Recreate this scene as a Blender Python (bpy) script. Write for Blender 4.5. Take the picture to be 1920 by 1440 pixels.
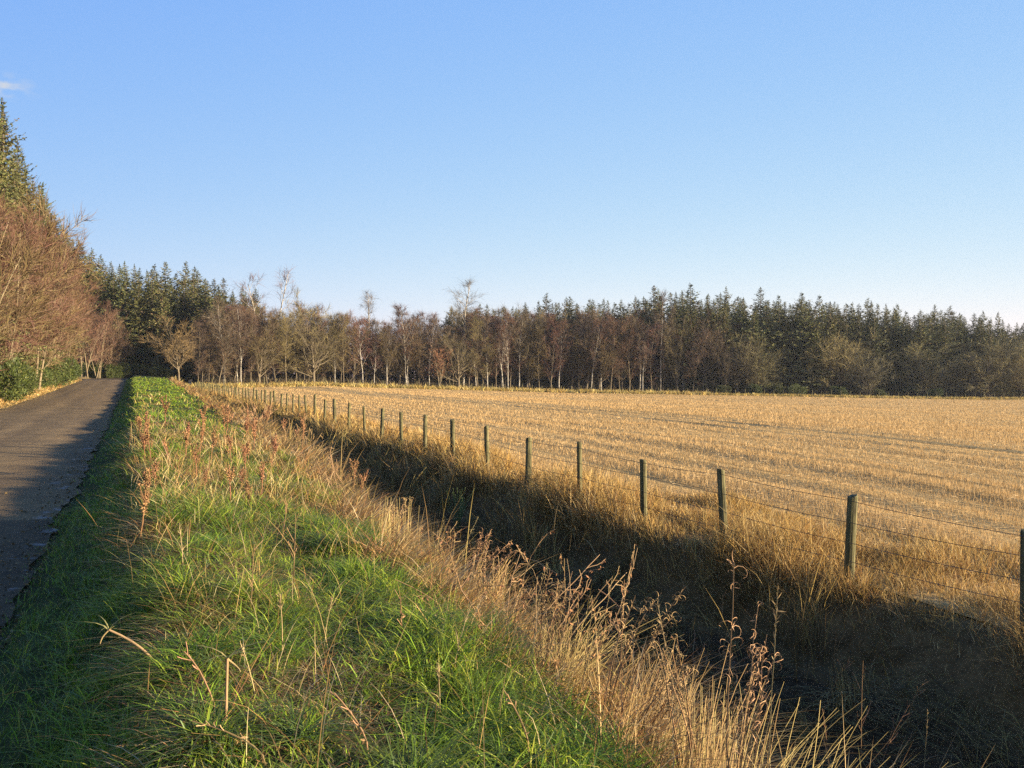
import bpy, math, random
import numpy as np
from mathutils import Vector, Matrix, Euler

SC = bpy.context.scene
COL = SC.collection
for o in list(bpy.data.objects):
    bpy.data.objects.remove(o)

# ------------------------------------------------------------------ camera, sky, sun, exposure
F = 1553.0                      # focal length in photograph pixels (1920 wide)
HOR = 700.0                     # photograph row of the horizon
TH = math.atan((960 - 250) / F)  # the lane runs along +Y; the camera is turned to the right of it
EYE = 1.6
cd = bpy.data.cameras.new("camera")
cd.sensor_fit = 'HORIZONTAL'; cd.sensor_width = 36.0
cd.lens = F / 1920 * 36.0
cd.clip_start = 0.05; cd.clip_end = 4000
cam = bpy.data.objects.new("camera", cd); COL.objects.link(cam)
cam.location = (0, 0, EYE)
cam.rotation_euler = (math.radians(90) - math.atan((720 - HOR) / F), 0, -TH)
SC.camera = cam

SUN_EL = math.radians(10.0)
SUN_AZ = math.radians(90 + 24.6 + 14)    # clockwise from +Y: at the camera's right hand, a little behind it
W = bpy.data.worlds.new("World"); SC.world = W; W.use_nodes = True
nt = W.node_tree; nt.nodes.clear()
out = nt.nodes.new('ShaderNodeOutputWorld'); bg = nt.nodes.new('ShaderNodeBackground')
sky = nt.nodes.new('ShaderNodeTexSky'); sky.sky_type = 'NISHITA'; sky.sun_disc = False
sky.sun_elevation = SUN_EL; sky.sun_rotation = -SUN_AZ
sky.altitude = 60; sky.air_density = 1.0; sky.dust_density = 0.0; sky.ozone_density = 3.0
# the camera's tone response squeezes the bright sky: one power curve per channel, the same in every direction
sep = nt.nodes.new('ShaderNodeSeparateColor'); com = nt.nodes.new('ShaderNodeCombineColor'); nt.links.new(sky.outputs[0], sep.inputs[0])
EXPOSURE = 1.95
for i, (k, g) in enumerate(((.1945, .753), (.2525, .484), (.625, .02))):
    p = nt.nodes.new('ShaderNodeMath'); p.operation = 'POWER'; p.inputs[1].default_value = g; nt.links.new(sep.outputs[i], p.inputs[0])
    q = nt.nodes.new('ShaderNodeMath'); q.operation = 'MULTIPLY'; q.inputs[1].default_value = k / .15 * 2 ** (.55 - EXPOSURE); nt.links.new(p.outputs[0], q.inputs[0])
    nt.links.new(q.outputs[0], com.inputs[i])
# one faint wisp of cloud above the spruces on the left
_a, _b = (14 - 960) / F, (HOR - 165) / F
wd_ = Vector((_a * math.cos(TH) + math.sin(TH), math.cos(TH) - _a * math.sin(TH), _b)).normalized()
tc = nt.nodes.new('ShaderNodeTexCoord'); vm = nt.nodes.new('ShaderNodeVectorMath'); vm.operation = 'SUBTRACT'; vm.inputs[1].default_value = wd_
nt.links.new(tc.outputs['Generated'], vm.inputs[0])
vsq = nt.nodes.new('ShaderNodeVectorMath'); vsq.operation = 'MULTIPLY'; vsq.inputs[1].default_value = (1, 1, 2.2); nt.links.new(vm.outputs[0], vsq.inputs[0])
vl = nt.nodes.new('ShaderNodeVectorMath'); vl.operation = 'LENGTH'; nt.links.new(vsq.outputs[0], vl.inputs[0])
mrw = nt.nodes.new('ShaderNodeMapRange'); mrw.inputs[1].default_value = .034; mrw.inputs[2].default_value = .0; nt.links.new(vl.outputs['Value'], mrw.inputs[0])
nz = nt.nodes.new('ShaderNodeTexNoise'); nz.inputs['Scale'].default_value = 55; nz.inputs['Detail'].default_value = 5
mpw = nt.nodes.new('ShaderNodeMapping'); mpw.inputs['Scale'].default_value = (1, 1, 2.5); nt.links.new(tc.outputs['Generated'], mpw.inputs[0]); nt.links.new(mpw.outputs[0], nz.inputs['Vector'])
mr2 = nt.nodes.new('ShaderNodeMapRange'); mr2.inputs[1].default_value = .42; mr2.inputs[2].default_value = .75; nt.links.new(nz.outputs[0], mr2.inputs[0])
mm = nt.nodes.new('ShaderNodeMath'); mm.operation = 'MULTIPLY'; nt.links.new(mrw.outputs[0], mm.inputs[0]); nt.links.new(mr2.outputs[0], mm.inputs[1])
mxw = nt.nodes.new('ShaderNodeMix'); mxw.data_type = 'RGBA'; nt.links.new(mm.outputs[0], mxw.inputs[0]); nt.links.new(com.outputs[0], mxw.inputs[6])
_k = .5 / .15 * 2 ** (.55 - EXPOSURE); mxw.inputs[7].default_value = (_k * .95, _k * .97, _k, 1)
bg.inputs['Strength'].default_value = 0.15
nt.links.new(mxw.outputs[2], bg.inputs[0]); nt.links.new(bg.outputs[0], out.inputs[0])

sd = bpy.data.lights.new("sun", 'SUN'); sd.energy = 5.0; sd.angle = math.radians(0.53); sd.color = (1.0, 0.84, 0.60)
sun = bpy.data.objects.new("sun", sd); COL.objects.link(sun)
sdir = Vector((math.sin(SUN_AZ) * math.cos(SUN_EL), math.cos(SUN_AZ) * math.cos(SUN_EL), math.sin(SUN_EL)))
sun.rotation_euler = sdir.to_track_quat('Z', 'Y').to_euler()
sun.location = (60, -30, 40)

vs = SC.view_settings
vs.view_transform = 'Standard'; vs.look = 'None'; vs.gamma = 1.0; vs.use_curve_mapping = False
vs.exposure = EXPOSURE
cy = SC.cycles
cy.max_bounces = 3; cy.diffuse_bounces = 2; cy.glossy_bounces = 1; cy.transmission_bounces = 2; cy.transparent_max_bounces = 4
cy.use_denoising = False; cy.volume_bounces = 0
cy.caustics_reflective = False; cy.caustics_refractive = False
cy.debug_use_spatial_splits = True

# ------------------------------------------------------------------ helpers
rng = np.random.default_rng(7)
ct, st = math.cos(TH), math.sin(TH)


def pxd(px, D):
    """ground plan position of photograph column px at depth D"""
    a = (px - 960) / F
    return D * (a * ct + st), D * (ct - a * st)


def tag(o, label=None, cat=None, group=None, kind=None):
    if label: o['label'] = label
    if cat: o['category'] = cat
    if group: o['group'] = group
    if kind: o['kind'] = kind
    return o


def empty(name, loc, rz=0.0):
    o = bpy.data.objects.new(name, None); COL.objects.link(o)
    o.location = loc; o.rotation_euler = (0, 0, rz); o.empty_display_size = 0.2
    return o


class MB:
    """collects triangles with one colour per vertex"""
    def __init__(s): s.v = []; s.f = []; s.c = []; s.n = 0

    def add(s, v, f, c):
        v = np.asarray(v, float); f = np.asarray(f, int)
        c = np.asarray(c, float)
        if c.ndim == 1: c = np.tile(c, (len(v), 1))
        s.v.append(v); s.f.append(f + s.n); s.c.append(c); s.n += len(v)

    def tube(s, pts, rad, col, n=5, cap=True):
        pts = np.asarray(pts, float); k = len(pts)
        rad = np.broadcast_to(np.asarray(rad, float), (k,))
        t = np.gradient(pts, axis=0); t /= np.linalg.norm(t, axis=1)[:, None] + 1e-9
        ref = np.array([1.0, 0, 0]) if abs(t[0][0]) < .8 else np.array([0, 1.0, 0])
        u = np.cross(t, ref); u /= np.linalg.norm(u, axis=1)[:, None] + 1e-9
        w = np.cross(t, u)
        a = np.arange(n) / n * 2 * math.pi
        ring = pts[:, None] + rad[:, None, None] * (u[:, None] * np.cos(a)[None, :, None] + w[:, None] * np.sin(a)[None, :, None])
        v = ring.reshape(-1, 3); f = []
        for i in range(k - 1):
            for j in range(n):
                p, q = i * n + j, i * n + (j + 1) % n
                f += [(p, q, q + n), (p, q + n, p + n)]
        if cap:
            v = np.vstack([v, pts[-1]]); e = len(v) - 1; b = (k - 1) * n
            for j in range(n): f.append((b + j, b + (j + 1) % n, e))
        s.add(v, f, col)

    def blades(s, base, az, h, w, lean, bend, col, segs=3, tipcol=None):
        """n ribbons rising from base, leaning lean*h towards az, bending over by bend*h"""
        n = len(base); h = np.broadcast_to(h, (n,)); w = np.broadcast_to(w, (n,))
        lean = np.broadcast_to(lean, (n,)); bend = np.broadcast_to(bend, (n,))
        d = np.stack([np.cos(az), np.sin(az), 0 * az], 1); p = np.stack([-np.sin(az), np.cos(az), 0 * az], 1)
        tw = rng.uniform(-1.2, 1.2, n); p = p * np.cos(tw)[:, None] + d * np.sin(tw)[:, None]
        vs_, cs_ = [], []
        tip = col if tipcol is None else tipcol
        for k in range(segs + 1):
            t = k / segs
            out_ = (lean * t + bend * t ** 2.2) * h
            z = h * (t - 0.45 * np.clip(lean + bend, 0, 1.6) * t ** 2 * .9)
            c = base + d * out_[:, None]; c = c + np.stack([0 * z, 0 * z, z], 1)
            cc = col * (1 - t) + tip * t
            if k < segs:
                ww = (w * (1 - .55 * t))[:, None] * .5
                vs_ += [c - p * ww, c + p * ww]; cs_ += [cc, cc]
            else:
                vs_.append(c); cs_.append(cc)
        m = 2 * segs + 1
        v = np.stack(vs_, 1).reshape(-1, 3); c = np.stack(cs_, 1).reshape(-1, 3)
        loc = []
        for k in range(segs - 1):
            a = 2 * k; loc += [(a, a + 1, a + 3), (a, a + 3, a + 2)]
        a = 2 * (segs - 1); loc.append((a, a + 1, a + 2))
        f = (np.arange(n)[:, None, None] * m + np.array(loc)[None]).reshape(-1, 3)
        s.add(v, f, c)

    def twigs(s, a, b, w, col, sag=0.0):
        """flat two-triangle slivers from a to b, one extra bend point"""
        a = np.asarray(a); b = np.asarray(b); n = len(a)
        if n == 0: return
        d = b - a; L = np.linalg.norm(d, axis=1)[:, None] + 1e-9
        r = rng.normal(size=(n, 3)); p = np.cross(d, r); p /= np.linalg.norm(p, axis=1)[:, None] + 1e-9
        m = (a + b) / 2 + rng.normal(size=(n, 3)) * L * .06; b = b.copy(); b[:, 2] -= sag * L[:, 0]
        w = np.broadcast_to(w, (n,))[:, None]
        v = np.stack([a - p * w / 2, a + p * w / 2, m + p * w * .35, m - p * w * .35, b], 1).reshape(-1, 3)
        f = (np.arange(n)[:, None, None] * 5 + np.array([(0, 1, 2), (0, 2, 3), (3, 2, 4)])[None]).reshape(-1, 3)
        col = np.asarray(col, float)
        c = np.repeat(col, 5, 0) if col.ndim == 2 else col
        s.add(v, f, c)

    def leaves(s, ctr, size, col, nrm=None, elong=2.0):
        """small pointed kites"""
        ctr = np.asarray(ctr); n = len(ctr)
        d = rng.normal(size=(n, 3)) if nrm is None else nrm + rng.normal(size=(n, 3)) * .45
        d /= np.linalg.norm(d, axis=1)[:, None] + 1e-9
        r = rng.normal(size=(n, 3)); p = np.cross(d, r); p /= np.linalg.norm(p, axis=1)[:, None] + 1e-9
        size = np.broadcast_to(size, (n,))[:, None]
        v = np.stack([ctr, ctr + d * size * .45 + p * size / elong / 2, ctr + d * size, ctr + d * size * .45 - p * size / elong / 2], 1).reshape(-1, 3)
        f = (np.arange(n)[:, None, None] * 4 + np.array([(0, 1, 2), (0, 2, 3)])[None]).reshape(-1, 3)
        col = np.asarray(col, float)
        s.add(v, f, np.repeat(col, 4, 0) if col.ndim == 2 else col)

    def mesh(s, name, mat, smooth=False):
        v = np.vstack(s.v); f = np.vstack(s.f); c = np.vstack(s.c)
        return mesh_from(name, v, f, c, mat, smooth)

    def build(s, name, mat, parent=None, smooth=False):
        o = bpy.data.objects.new(name, s.mesh(name, mat, smooth)); COL.objects.link(o)
        if parent: o.parent = parent
        return o


def mesh_from(name, v, f, c, mat, smooth=False):
    m = bpy.data.meshes.new(name)
    m.vertices.add(len(v)); m.vertices.foreach_set('co', np.ascontiguousarray(v, np.float32).ravel())
    k = f.shape[1]
    m.loops.add(f.size); m.loops.foreach_set('vertex_index', np.ascontiguousarray(f, np.int32).ravel())
    m.polygons.add(len(f)); m.polygons.foreach_set('loop_start', np.arange(0, f.size, k, dtype=np.int32))
    if c is not None:
        a = m.color_attributes.new('Col', 'FLOAT_COLOR', 'POINT')
        cc = np.ones((len(v), 4), np.float32); cc[:, :3] = c; a.data.foreach_set('color', cc.ravel())
    m.polygons.foreach_set('use_smooth', np.full(len(f), smooth))
    m.update(calc_edges=True); m.validate()
    if mat: m.materials.append(mat)
    return m


def vnoise(x, y, seed=0):
    """smooth value noise in -1..1"""
    x = np.asarray(x, float); y = np.asarray(y, float)
    xi = np.floor(x).astype(np.int64); yi = np.floor(y).astype(np.int64); fx = x - xi; fy = y - yi
    fx = fx * fx * (3 - 2 * fx); fy = fy * fy * (3 - 2 * fy)

    def h(i, j):
        k = (i * 374761393 + j * 668265263 + seed * 1274126177) & 0xffffffff
        k = ((k ^ (k >> 13)) * 1274126177) & 0xffffffff
        return ((k ^ (k >> 16)) & 0xffff) / 32767.5 - 1
    a = h(xi, yi) * (1 - fx) + h(xi + 1, yi) * fx
    b = h(xi, yi + 1) * (1 - fx) + h(xi + 1, yi + 1) * fx
    return a * (1 - fy) + b * fy


# ------------------------------------------------------------------ terrain
def ip(v, tab):
    t = np.array(tab, float); return np.interp(v, t[:, 0], t[:, 1])


def RZ(y): return ip(y, [(-30, -.1), (35, -.1), (60, .12), (110, .82), (170, 1.1)])           # lane level
def FZ(y): return ip(y, [(-20, -1.25), (4, -1.1), (7.6, -1.0), (9.4, -.92), (13, -.78), (21, -.62), (34, -.5), (50, -.46), (73, -.55), (110, -.5), (135, -.3)])
def XC(y): return ip(y, [(-10, 2.1), (3, 2.15), (5, 2.2), (7, 2.25), (11, 2.55), (26, 3.35), (60, 3.85), (105, 4.3)])   # ditch brink
def XF(y): return ip(y, [(-10, 8.6), (5.6, 8.25), (7.6, 8.05), (9.4, 7.6), (13, 7.2), (34, 7.0), (110, 6.7)])  # fence
def DROP(x): return ip(x, [(0, 0), (25, 0), (64, -1.35), (136, -2.6), (300, -3.0)])
RXL, RXR = -5.4, -0.78


def bend(y): return np.where(np.asarray(y) > 108, -((np.asarray(y) - 108) ** 2) / 26.0, 0.0)    # the lane turns left


def TZ(x, y, rough=True):
    x = np.asarray(x, float); y = np.asarray(y, float)
    r = RZ(y); f = FZ(y); xc = XC(y); xf = XF(y); b = bend(y) if True else 0
    bot = f - 1.1
    far = np.clip((y - 104) / 8, 0, 1)           # the ditch ends at the wood
    bot = bot * (1 - far) + (r * .4 + f * .6) * far
    one = np.ones_like(x * y)
    crest = r + .10
    keys = [(-400 * one, r + 3.0), (-30 * one, r + 1.0), (-9 * one, r + .35), (-6.4 * one, r + .16), (RXL * one - .05, r - .03), (RXR * one + .02, r - .03),
            (RXR * one + .22, r + .03), (.30 * one, r + .36), (1.4 * one, r + .24), (xc - .35, crest), (xc + .25, crest - .25),
            (xc + 1.3, bot + .12), ((xc + xf) / 2 + .25, bot), (xf - 1.1, f - .62), (xf - .15, f), (xf + 2, f), (500 * one, f)]
    z = keys[-1][1] * one
    done = np.zeros(one.shape, bool)
    for (xa, za), (xb, zb) in zip(keys[:-1], keys[1:]):
        m = (~done) & (x <= xb)
        t = np.clip((x - xa) / np.maximum(xb - xa, 1e-6), 0, 1); t = t * t * (3 - 2 * t)
        z = np.where(m, za + (zb - za) * t, z); done |= m
    z = z + DROP(x)
    if rough:
        veg = np.clip((x - RXR - .05) / .5, 0, 1) * np.clip((xf + .6 - x) / .8, 0, 1)
        z = z + veg * (.045 * vnoise(x / .55, y / .55, 1) + .06 * vnoise(x / 1.7, y / 1.7, 2))
        lf = np.clip((-5.6 - x) / .8, 0, 1)
        z = z + lf * (.05 * vnoise(x / .9, y / .9, 3) + .2 * vnoise(x / 6, y / 6, 4) * np.clip((-7 - x) / 4, 0, 1))
    return z


def tz(x, y): return float(TZ(np.array([x]), np.array([y]))[0])


def ground_at(px, py):
    """where the sight line through a photograph pixel meets the ground"""
    D = np.concatenate([np.linspace(2.2, 40, 1500), np.linspace(40, 220, 1500)])
    x, y = pxd(px, D); z = EYE - (py - HOR) / F * D
    k = np.argmax(z <= TZ(x, y)); return float(x[k]), float(y[k]), float(TZ(x, y)[k]), float(D[k])


# ------------------------------------------------------------------ materials
def nodes(name):
    m = bpy.data.materials.new(name); m.use_nodes = True; t = m.node_tree; t.nodes.clear()
    o = t.nodes.new('ShaderNodeOutputMaterial'); return m, t, o


def N(t, kind, **kw):
    n = t.nodes.new(kind)
    for k, v in kw.items():
        if k in n.inputs: n.inputs[k].default_value = v
        else: setattr(n, k, v)
    return n


def mixc(t, a, b, fac, mode='MIX'):
    n = t.nodes.new('ShaderNodeMix'); n.data_type = 'RGBA'; n.blend_type = mode
    for i, s in ((0, fac), (6, a), (7, b)):
        if hasattr(s, 'is_linked') or hasattr(s, 'links'): t.links.new(s, n.inputs[i])
        elif i == 0: n.inputs[0].default_value = s
        else: n.inputs[i].default_value = (*s, 1)
    return n.outputs[2]


def ramp(t, src, stops):
    n = t.nodes.new('ShaderNodeValToRGB'); t.links.new(src, n.inputs[0])
    e = n.color_ramp.elements
    while len(e) < len(stops): e.new(.5)
    for q, (p, c) in zip(e, stops): q.position = p; q.color = (*c, 1) if len(c) == 3 else c
    return n.outputs[0]


def noise(t, scale, detail=4, vec=None, rough=.55):
    n = N(t, 'ShaderNodeTexNoise'); n.inputs['Scale'].default_value = scale; n.inputs['Detail'].default_value = detail
    n.inputs['Roughness'].default_value = rough
    if vec is not None: t.links.new(vec, n.inputs['Vector'])
    return n.outputs[0]


def foliage_mat(name, trans=.35, rough=.55, jitter=(.7, 1.3), spec=.25, obj_random=True):
    """vertex colour, varied from plant to plant; thin blades let some light through"""
    m, t, o = nodes(name)
    a = N(t, 'ShaderNodeVertexColor', layer_name='Col')
    col = a.outputs[0]
    if obj_random:
        oi = N(t, 'ShaderNodeObjectInfo'); mr = N(t, 'ShaderNodeMapRange'); t.links.new(oi.outputs['Random'], mr.inputs[0])
        mr.inputs[3].default_value = jitter[0]; mr.inputs[4].default_value = jitter[1]
        hs = N(t, 'ShaderNodeHueSaturation'); t.links.new(mr.outputs[0], hs.inputs['Value']); t.links.new(col, hs.inputs['Color'])
        mh = N(t, 'ShaderNodeMapRange'); ml = N(t, 'ShaderNodeMath', operation='MULTIPLY'); ml.inputs[1].default_value = 7.13
        fr = N(t, 'ShaderNodeMath', operation='FRACT'); t.links.new(oi.outputs['Random'], ml.inputs[0]); t.links.new(ml.outputs[0], fr.inputs[0]); t.links.new(fr.outputs[0], mh.inputs[0])
        mh.inputs[3].default_value = .485; mh.inputs[4].default_value = .515; t.links.new(mh.outputs[0], hs.inputs['Hue'])
        col = hs.outputs[0]
    p = N(t, 'ShaderNodeBsdfPrincipled'); p.inputs['Roughness'].default_value = rough; p.inputs['Specular IOR Level'].default_value = spec
    t.links.new(col, p.inputs['Base Color'])
    if trans > 0:
        tr = N(t, 'ShaderNodeBsdfTranslucent'); t.links.new(col, tr.inputs[0])
        mx = N(t, 'ShaderNodeMixShader'); mx.inputs[0].default_value = trans
        t.links.new(p.outputs[0], mx.inputs[1]); t.links.new(tr.outputs[0], mx.inputs[2]); t.links.new(mx.outputs[0], o.inputs[0])
    else:
        t.links.new(p.outputs[0], o.inputs[0])
    return m


M_GRASS = foliage_mat('grass_blade', .38, .5, (.99, 1.01), .2)
M_STRAW = foliage_mat('dry_straw', .32, .65, (.99, 1.01), .12)
M_TWIG = foliage_mat('bare_twig', .12, .8, (.8, 1.2), .1)
M_NEEDLE = foliage_mat('needle', .15, .6, (.7, 1.3), .15)
M_STEM = foliage_mat('dead_stem', .1, .7, (.85, 1.15), .15)
M_LEAF = foliage_mat('gorse_leaf', .2, .5, (.75, 1.25), .2)


def soil_mat():
    m, t, o = nodes('soil')
    g = N(t, 'ShaderNodeNewGeometry').outputs['Position']
    a = N(t, 'ShaderNodeVertexColor', layer_name='Col').outputs[0]
    n1 = noise(t, 2.2, 6, g); n2 = noise(t, 19, 5, g, .7)
    c = mixc(t, a, ramp(t, n1, [(.3, (.55, .55, .55)), (.7, (1.35, 1.3, 1.2))]), 1.0, 'MULTIPLY')
    c = mixc(t, c, ramp(t, n2, [(.3, (.5, .5, .5)), (.7, (1.4, 1.35, 1.25))]), 1.0, 'MULTIPLY')
    p = N(t, 'ShaderNodeBsdfPrincipled'); p.inputs['Roughness'].default_value = .95; p.inputs['Specular IOR Level'].default_value = .1
    t.links.new(c, p.inputs['Base Color'])
    b = N(t, 'ShaderNodeBump'); b.inputs['Strength'].default_value = .8; b.inputs['Distance'].default_value = .04
    t.links.new(n2, b.inputs['Height']); t.links.new(b.outputs[0], p.inputs['Normal']); t.links.new(p.outputs[0], o.inputs[0])
    return m


def field_mat():
    m, t, o = nodes('stubble_ground')
    g = N(t, 'ShaderNodeNewGeometry').outputs['Position']
    mp = N(t, 'ShaderNodeMapping'); mp.inputs['Scale'].default_value = (1, .03, 1); t.links.new(g, mp.inputs[0])
    mp2 = N(t, 'ShaderNodeMapping'); mp2.inputs['Scale'].default_value = (1, .12, 1); t.links.new(g, mp2.inputs[0])
    rows = noise(t, 3.2, 3, mp.outputs[0]); fine = noise(t, 16, 4, mp2.outputs[0], .7); spk = noise(t, 55, 3, g, .8); big = noise(t, .09, 4, g)
    c = ramp(t, rows, [(.30, (.28, .185, .073)), (.42, (.41, .285, .118)), (.75, (.47, .335, .15))])
    c = mixc(t, c, ramp(t, fine, [(.25, (.5, .47, .42)), (.7, (1.3, 1.28, 1.2))]), .9, 'MULTIPLY')
    c = mixc(t, c, ramp(t, spk, [(.3, (.75, .73, .7)), (.7, (1.2, 1.18, 1.15))]), .8, 'MULTIPLY')
    c = mixc(t, c, ramp(t, big, [(.3, (.85, .83, .8)), (.7, (1.1, 1.08, 1.05))]), 1, 'MULTIPLY')
    p = N(t, 'ShaderNodeBsdfPrincipled'); p.inputs['Roughness'].default_value = .9; p.inputs['Specular IOR Level'].default_value = .1
    t.links.new(c, p.inputs['Base Color'])
    b = N(t, 'ShaderNodeBump'); b.inputs['Strength'].default_value = 1; b.inputs['Distance'].default_value = .08
    ad = N(t, 'ShaderNodeMath', operation='ADD'); t.links.new(rows, ad.inputs[0]); t.links.new(fine, ad.inputs[1])
    t.links.new(ad.outputs[0], b.inputs['Height']); t.links.new(b.outputs[0], p.inputs['Normal']); t.links.new(p.outputs[0], o.inputs[0])
    return m


def road_mat():
    m, t, o = nodes('old_asphalt')
    g = N(t, 'ShaderNodeNewGeometry').outputs['Position']
    sx = N(t, 'ShaderNodeSeparateXYZ'); t.links.new(g, sx.inputs[0])
    mp = N(t, 'ShaderNodeMapping'); mp.inputs['Scale'].default_value = (1, .06, 1); t.links.new(g, mp.inputs[0])
    lng = noise(t, 1.3, 4, mp.outputs[0]); agg = noise(t, 130, 3, g, .8); blot = noise(t, 1.1, 5, g, .6); mid = noise(t, 26, 4, g, .7)
    c = ramp(t, lng, [(.3, (.12, .079, .034)), (.7, (.20, .135, .06))])
    c = mixc(t, c, ramp(t, blot, [(.3, (.7, .7, .7)), (.7, (1.25, 1.22, 1.18))]), 1, 'MULTIPLY')
    c = mixc(t, c, ramp(t, agg, [(.3, (.35, .35, .36)), (.62, (1.2, 1.2, 1.2)), (.75, (2.1, 2.0, 1.9))]), .85, 'MULTIPLY')
    c = mixc(t, c, ramp(t, mid, [(.3, (.7, .7, .7)), (.7, (1.25, 1.25, 1.25))]), .8, 'MULTIPLY')
    # resurfaced stretch at the near end: younger, darker tar with a ragged seam
    wob = N(t, 'ShaderNodeMath', operation='MULTIPLY_ADD'); t.links.new(blot, wob.inputs[0]); wob.inputs[1].default_value = .5; t.links.new(sx.outputs[1], wob.inputs[2])
    lt = N(t, 'ShaderNodeMath', operation='LESS_THAN'); t.links.new(wob.outputs[0], lt.inputs[0]); lt.inputs[1].default_value = 11.3
    c = mixc(t, c, mixc(t, c, (.5, .52, .55), 1, 'MULTIPLY'), lt.outputs[0])
    # frosty, muddy film by the right-hand edge
    ed = N(t, 'ShaderNodeMapRange'); t.links.new(sx.outputs[0], ed.inputs[0]); ed.inputs[1].default_value = -1.25; ed.inputs[2].default_value = -.8
    en = N(t, 'ShaderNodeMath', operation='MULTIPLY'); t.links.new(ed.outputs[0], en.inputs[0])
    pn = ramp(t, noise(t, 2.6, 6, g, .65), [(.58, (0, 0, 0)), (.66, (1, 1, 1))]); t.links.new(pn, en.inputs[1])
    c = mixc(t, c, (.24, .22, .2), en.outputs[0])
    # tar-sealed cracks and the two paths worn by tyres
    vo = N(t, 'ShaderNodeTexVoronoi', feature='DISTANCE_TO_EDGE'); vo.inputs['Scale'].default_value = .55; nv = N(t, 'ShaderNodeMixRGB'); nv.inputs[0].default_value = .12
    ncol = N(t, 'ShaderNodeTexNoise'); ncol.inputs['Scale'].default_value = 3; t.links.new(g, ncol.inputs['Vector']); t.links.new(g, nv.inputs[1]); t.links.new(ncol.outputs[1], nv.inputs[2]); t.links.new(nv.outputs[0], vo.inputs['Vector'])
    c = mixc(t, c, ramp(t, vo.outputs[0], [(.0, (.45, .45, .45)), (.012, (1, 1, 1))]), .7, 'MULTIPLY')
    tk = N(t, 'ShaderNodeMath', operation='PINGPONG'); t.links.new(sx.outputs[0], tk.inputs[0]); tk.inputs[1].default_value = .85
    c = mixc(t, c, ramp(t, tk.outputs[0], [(.0, (1.12, 1.1, 1.08)), (.85, (.86, .87, .88))]), .8, 'MULTIPLY')
    p = N(t, 'ShaderNodeBsdfPrincipled'); t.links.new(c, p.inputs['Base Color'])
    r = ramp(t, lng, [(.3, (.8, .8, .8)), (.7, (.95, .95, .95))]); t.links.new(r, p.inputs['Roughness'])
    p.inputs['Specular IOR Level'].default_value = .2
    b = N(t, 'ShaderNodeBump'); b.inputs['Strength'].default_value = .7; b.inputs['Distance'].default_value = .012
    ad = N(t, 'ShaderNodeMath', operation='ADD'); t.links.new(agg, ad.inputs[0]); t.links.new(mid, ad.inputs[1])
    t.links.new(ad.outputs[0], b.inputs['Height']); t.links.new(b.outputs[0], p.inputs['Normal']); t.links.new(p.outputs[0], o.inputs[0])
    return m


def bark_mat(name, a, b_, c_=None, sc=(6, 6, 3)):
    m, t, o = nodes(name)
    g = N(t, 'ShaderNodeTexCoord').outputs['Object']
    mp = N(t, 'ShaderNodeMapping'); mp.inputs['Scale'].default_value = sc; t.links.new(g, mp.inputs[0])
    n = noise(t, 1.0, 5, mp.outputs[0], .65)
    c = ramp(t, n, [(.38, a), (.5, b_)] + ([(.7, c_)] if c_ else []))
    p = N(t, 'ShaderNodeBsdfPrincipled'); p.inputs['Roughness'].default_value = .85; p.inputs['Specular IOR Level'].default_value = .15
    t.links.new(c, p.inputs['Base Color'])
    b = N(t, 'ShaderNodeBump'); b.inputs['Strength'].default_value = .6; b.inputs['Distance'].default_value = .02
    t.links.new(n, b.inputs['Height']); t.links.new(b.outputs[0], p.inputs['Normal']); t.links.new(p.outputs[0], o.inputs[0])
    return m


M_SOIL, M_FIELD, M_ROAD = soil_mat(), field_mat(), road_mat()
M_BIRCH = bark_mat('birch_bark', (.07, .06, .045), (.30, .265, .21), (.42, .38, .32), (2, 2, 2.2))
M_BARK = bark_mat('grey_bark', (.07, .055, .035), (.13, .10, .065), (.17, .14, .085))
M_TANBARK = bark_mat('alder_bark', (.09, .066, .036), (.17, .13, .075), (.23, .185, .11))
M_DARKBARK = bark_mat('spruce_bark', (.05, .04, .03), (.09, .07, .055))
M_POST = bark_mat('weathered_post', (.04, .034, .018), (.095, .085, .036), (.17, .14, .07), (24, 24, 2.2))
M_WIRE = bark_mat('rusty_wire', (.05, .04, .035), (.10, .08, .065))

# ------------------------------------------------------------------ the setting
def grid_obj(name, xs, ys, zf, mat, colf):
    X, Y = np.meshgrid(xs, ys); Z = zf(X, Y); nx, ny = len(xs), len(ys)
    v = np.stack([X, Y, Z], -1).reshape(-1, 3)
    i = np.arange(nx - 1)[None] + np.arange(ny - 1)[:, None] * nx
    f = np.stack([i, i + 1, i + 1 + nx, i + nx], -1).reshape(-1, 4)
    c = colf(X, Y).reshape(-1, 3) if colf else None
    o = bpy.data.objects.new(name, mesh_from(name, v, f, c, mat, True)); COL.objects.link(o); return o


def gcol(x, y):
    xc, xf = XC(y), XF(y)
    def L(a, b): return np.array(a)[None, None] * np.ones(x.shape + (1,)) if b is None else None
    c = np.empty(x.shape + (3,))
    c[:] = (.07, .05, .025)
    m = (x > RXR) & (x < xc + .2); c[m] = (.035, .045, .012)
    m = (x >= xc + .2) & (x < xf - 1.3); c[m] = (.045, .032, .018)
    m = (x >= xf - 1.3) & (x < xf + 3); c[m] = (.12, .08, .035)
    m = (x <= RXL); c[m] = (.20, .15, .065)
    return c


xs = np.unique(np.round(np.concatenate([np.linspace(-85, -40, 10), np.linspace(-40, -7, 34), np.linspace(-7, -5, 12), np.linspace(-5, -1, 6), np.arange(-1, 10, .14), np.linspace(10, 60, 26), np.linspace(60, 295, 20)]), 3))
ys = np.unique(np.round(np.concatenate([np.linspace(-28, -4, 8), np.arange(-4, 16, .16), np.arange(16, 40, .4), np.arange(40, 130, 1.2), np.linspace(130, 325, 20)]), 3))


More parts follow.
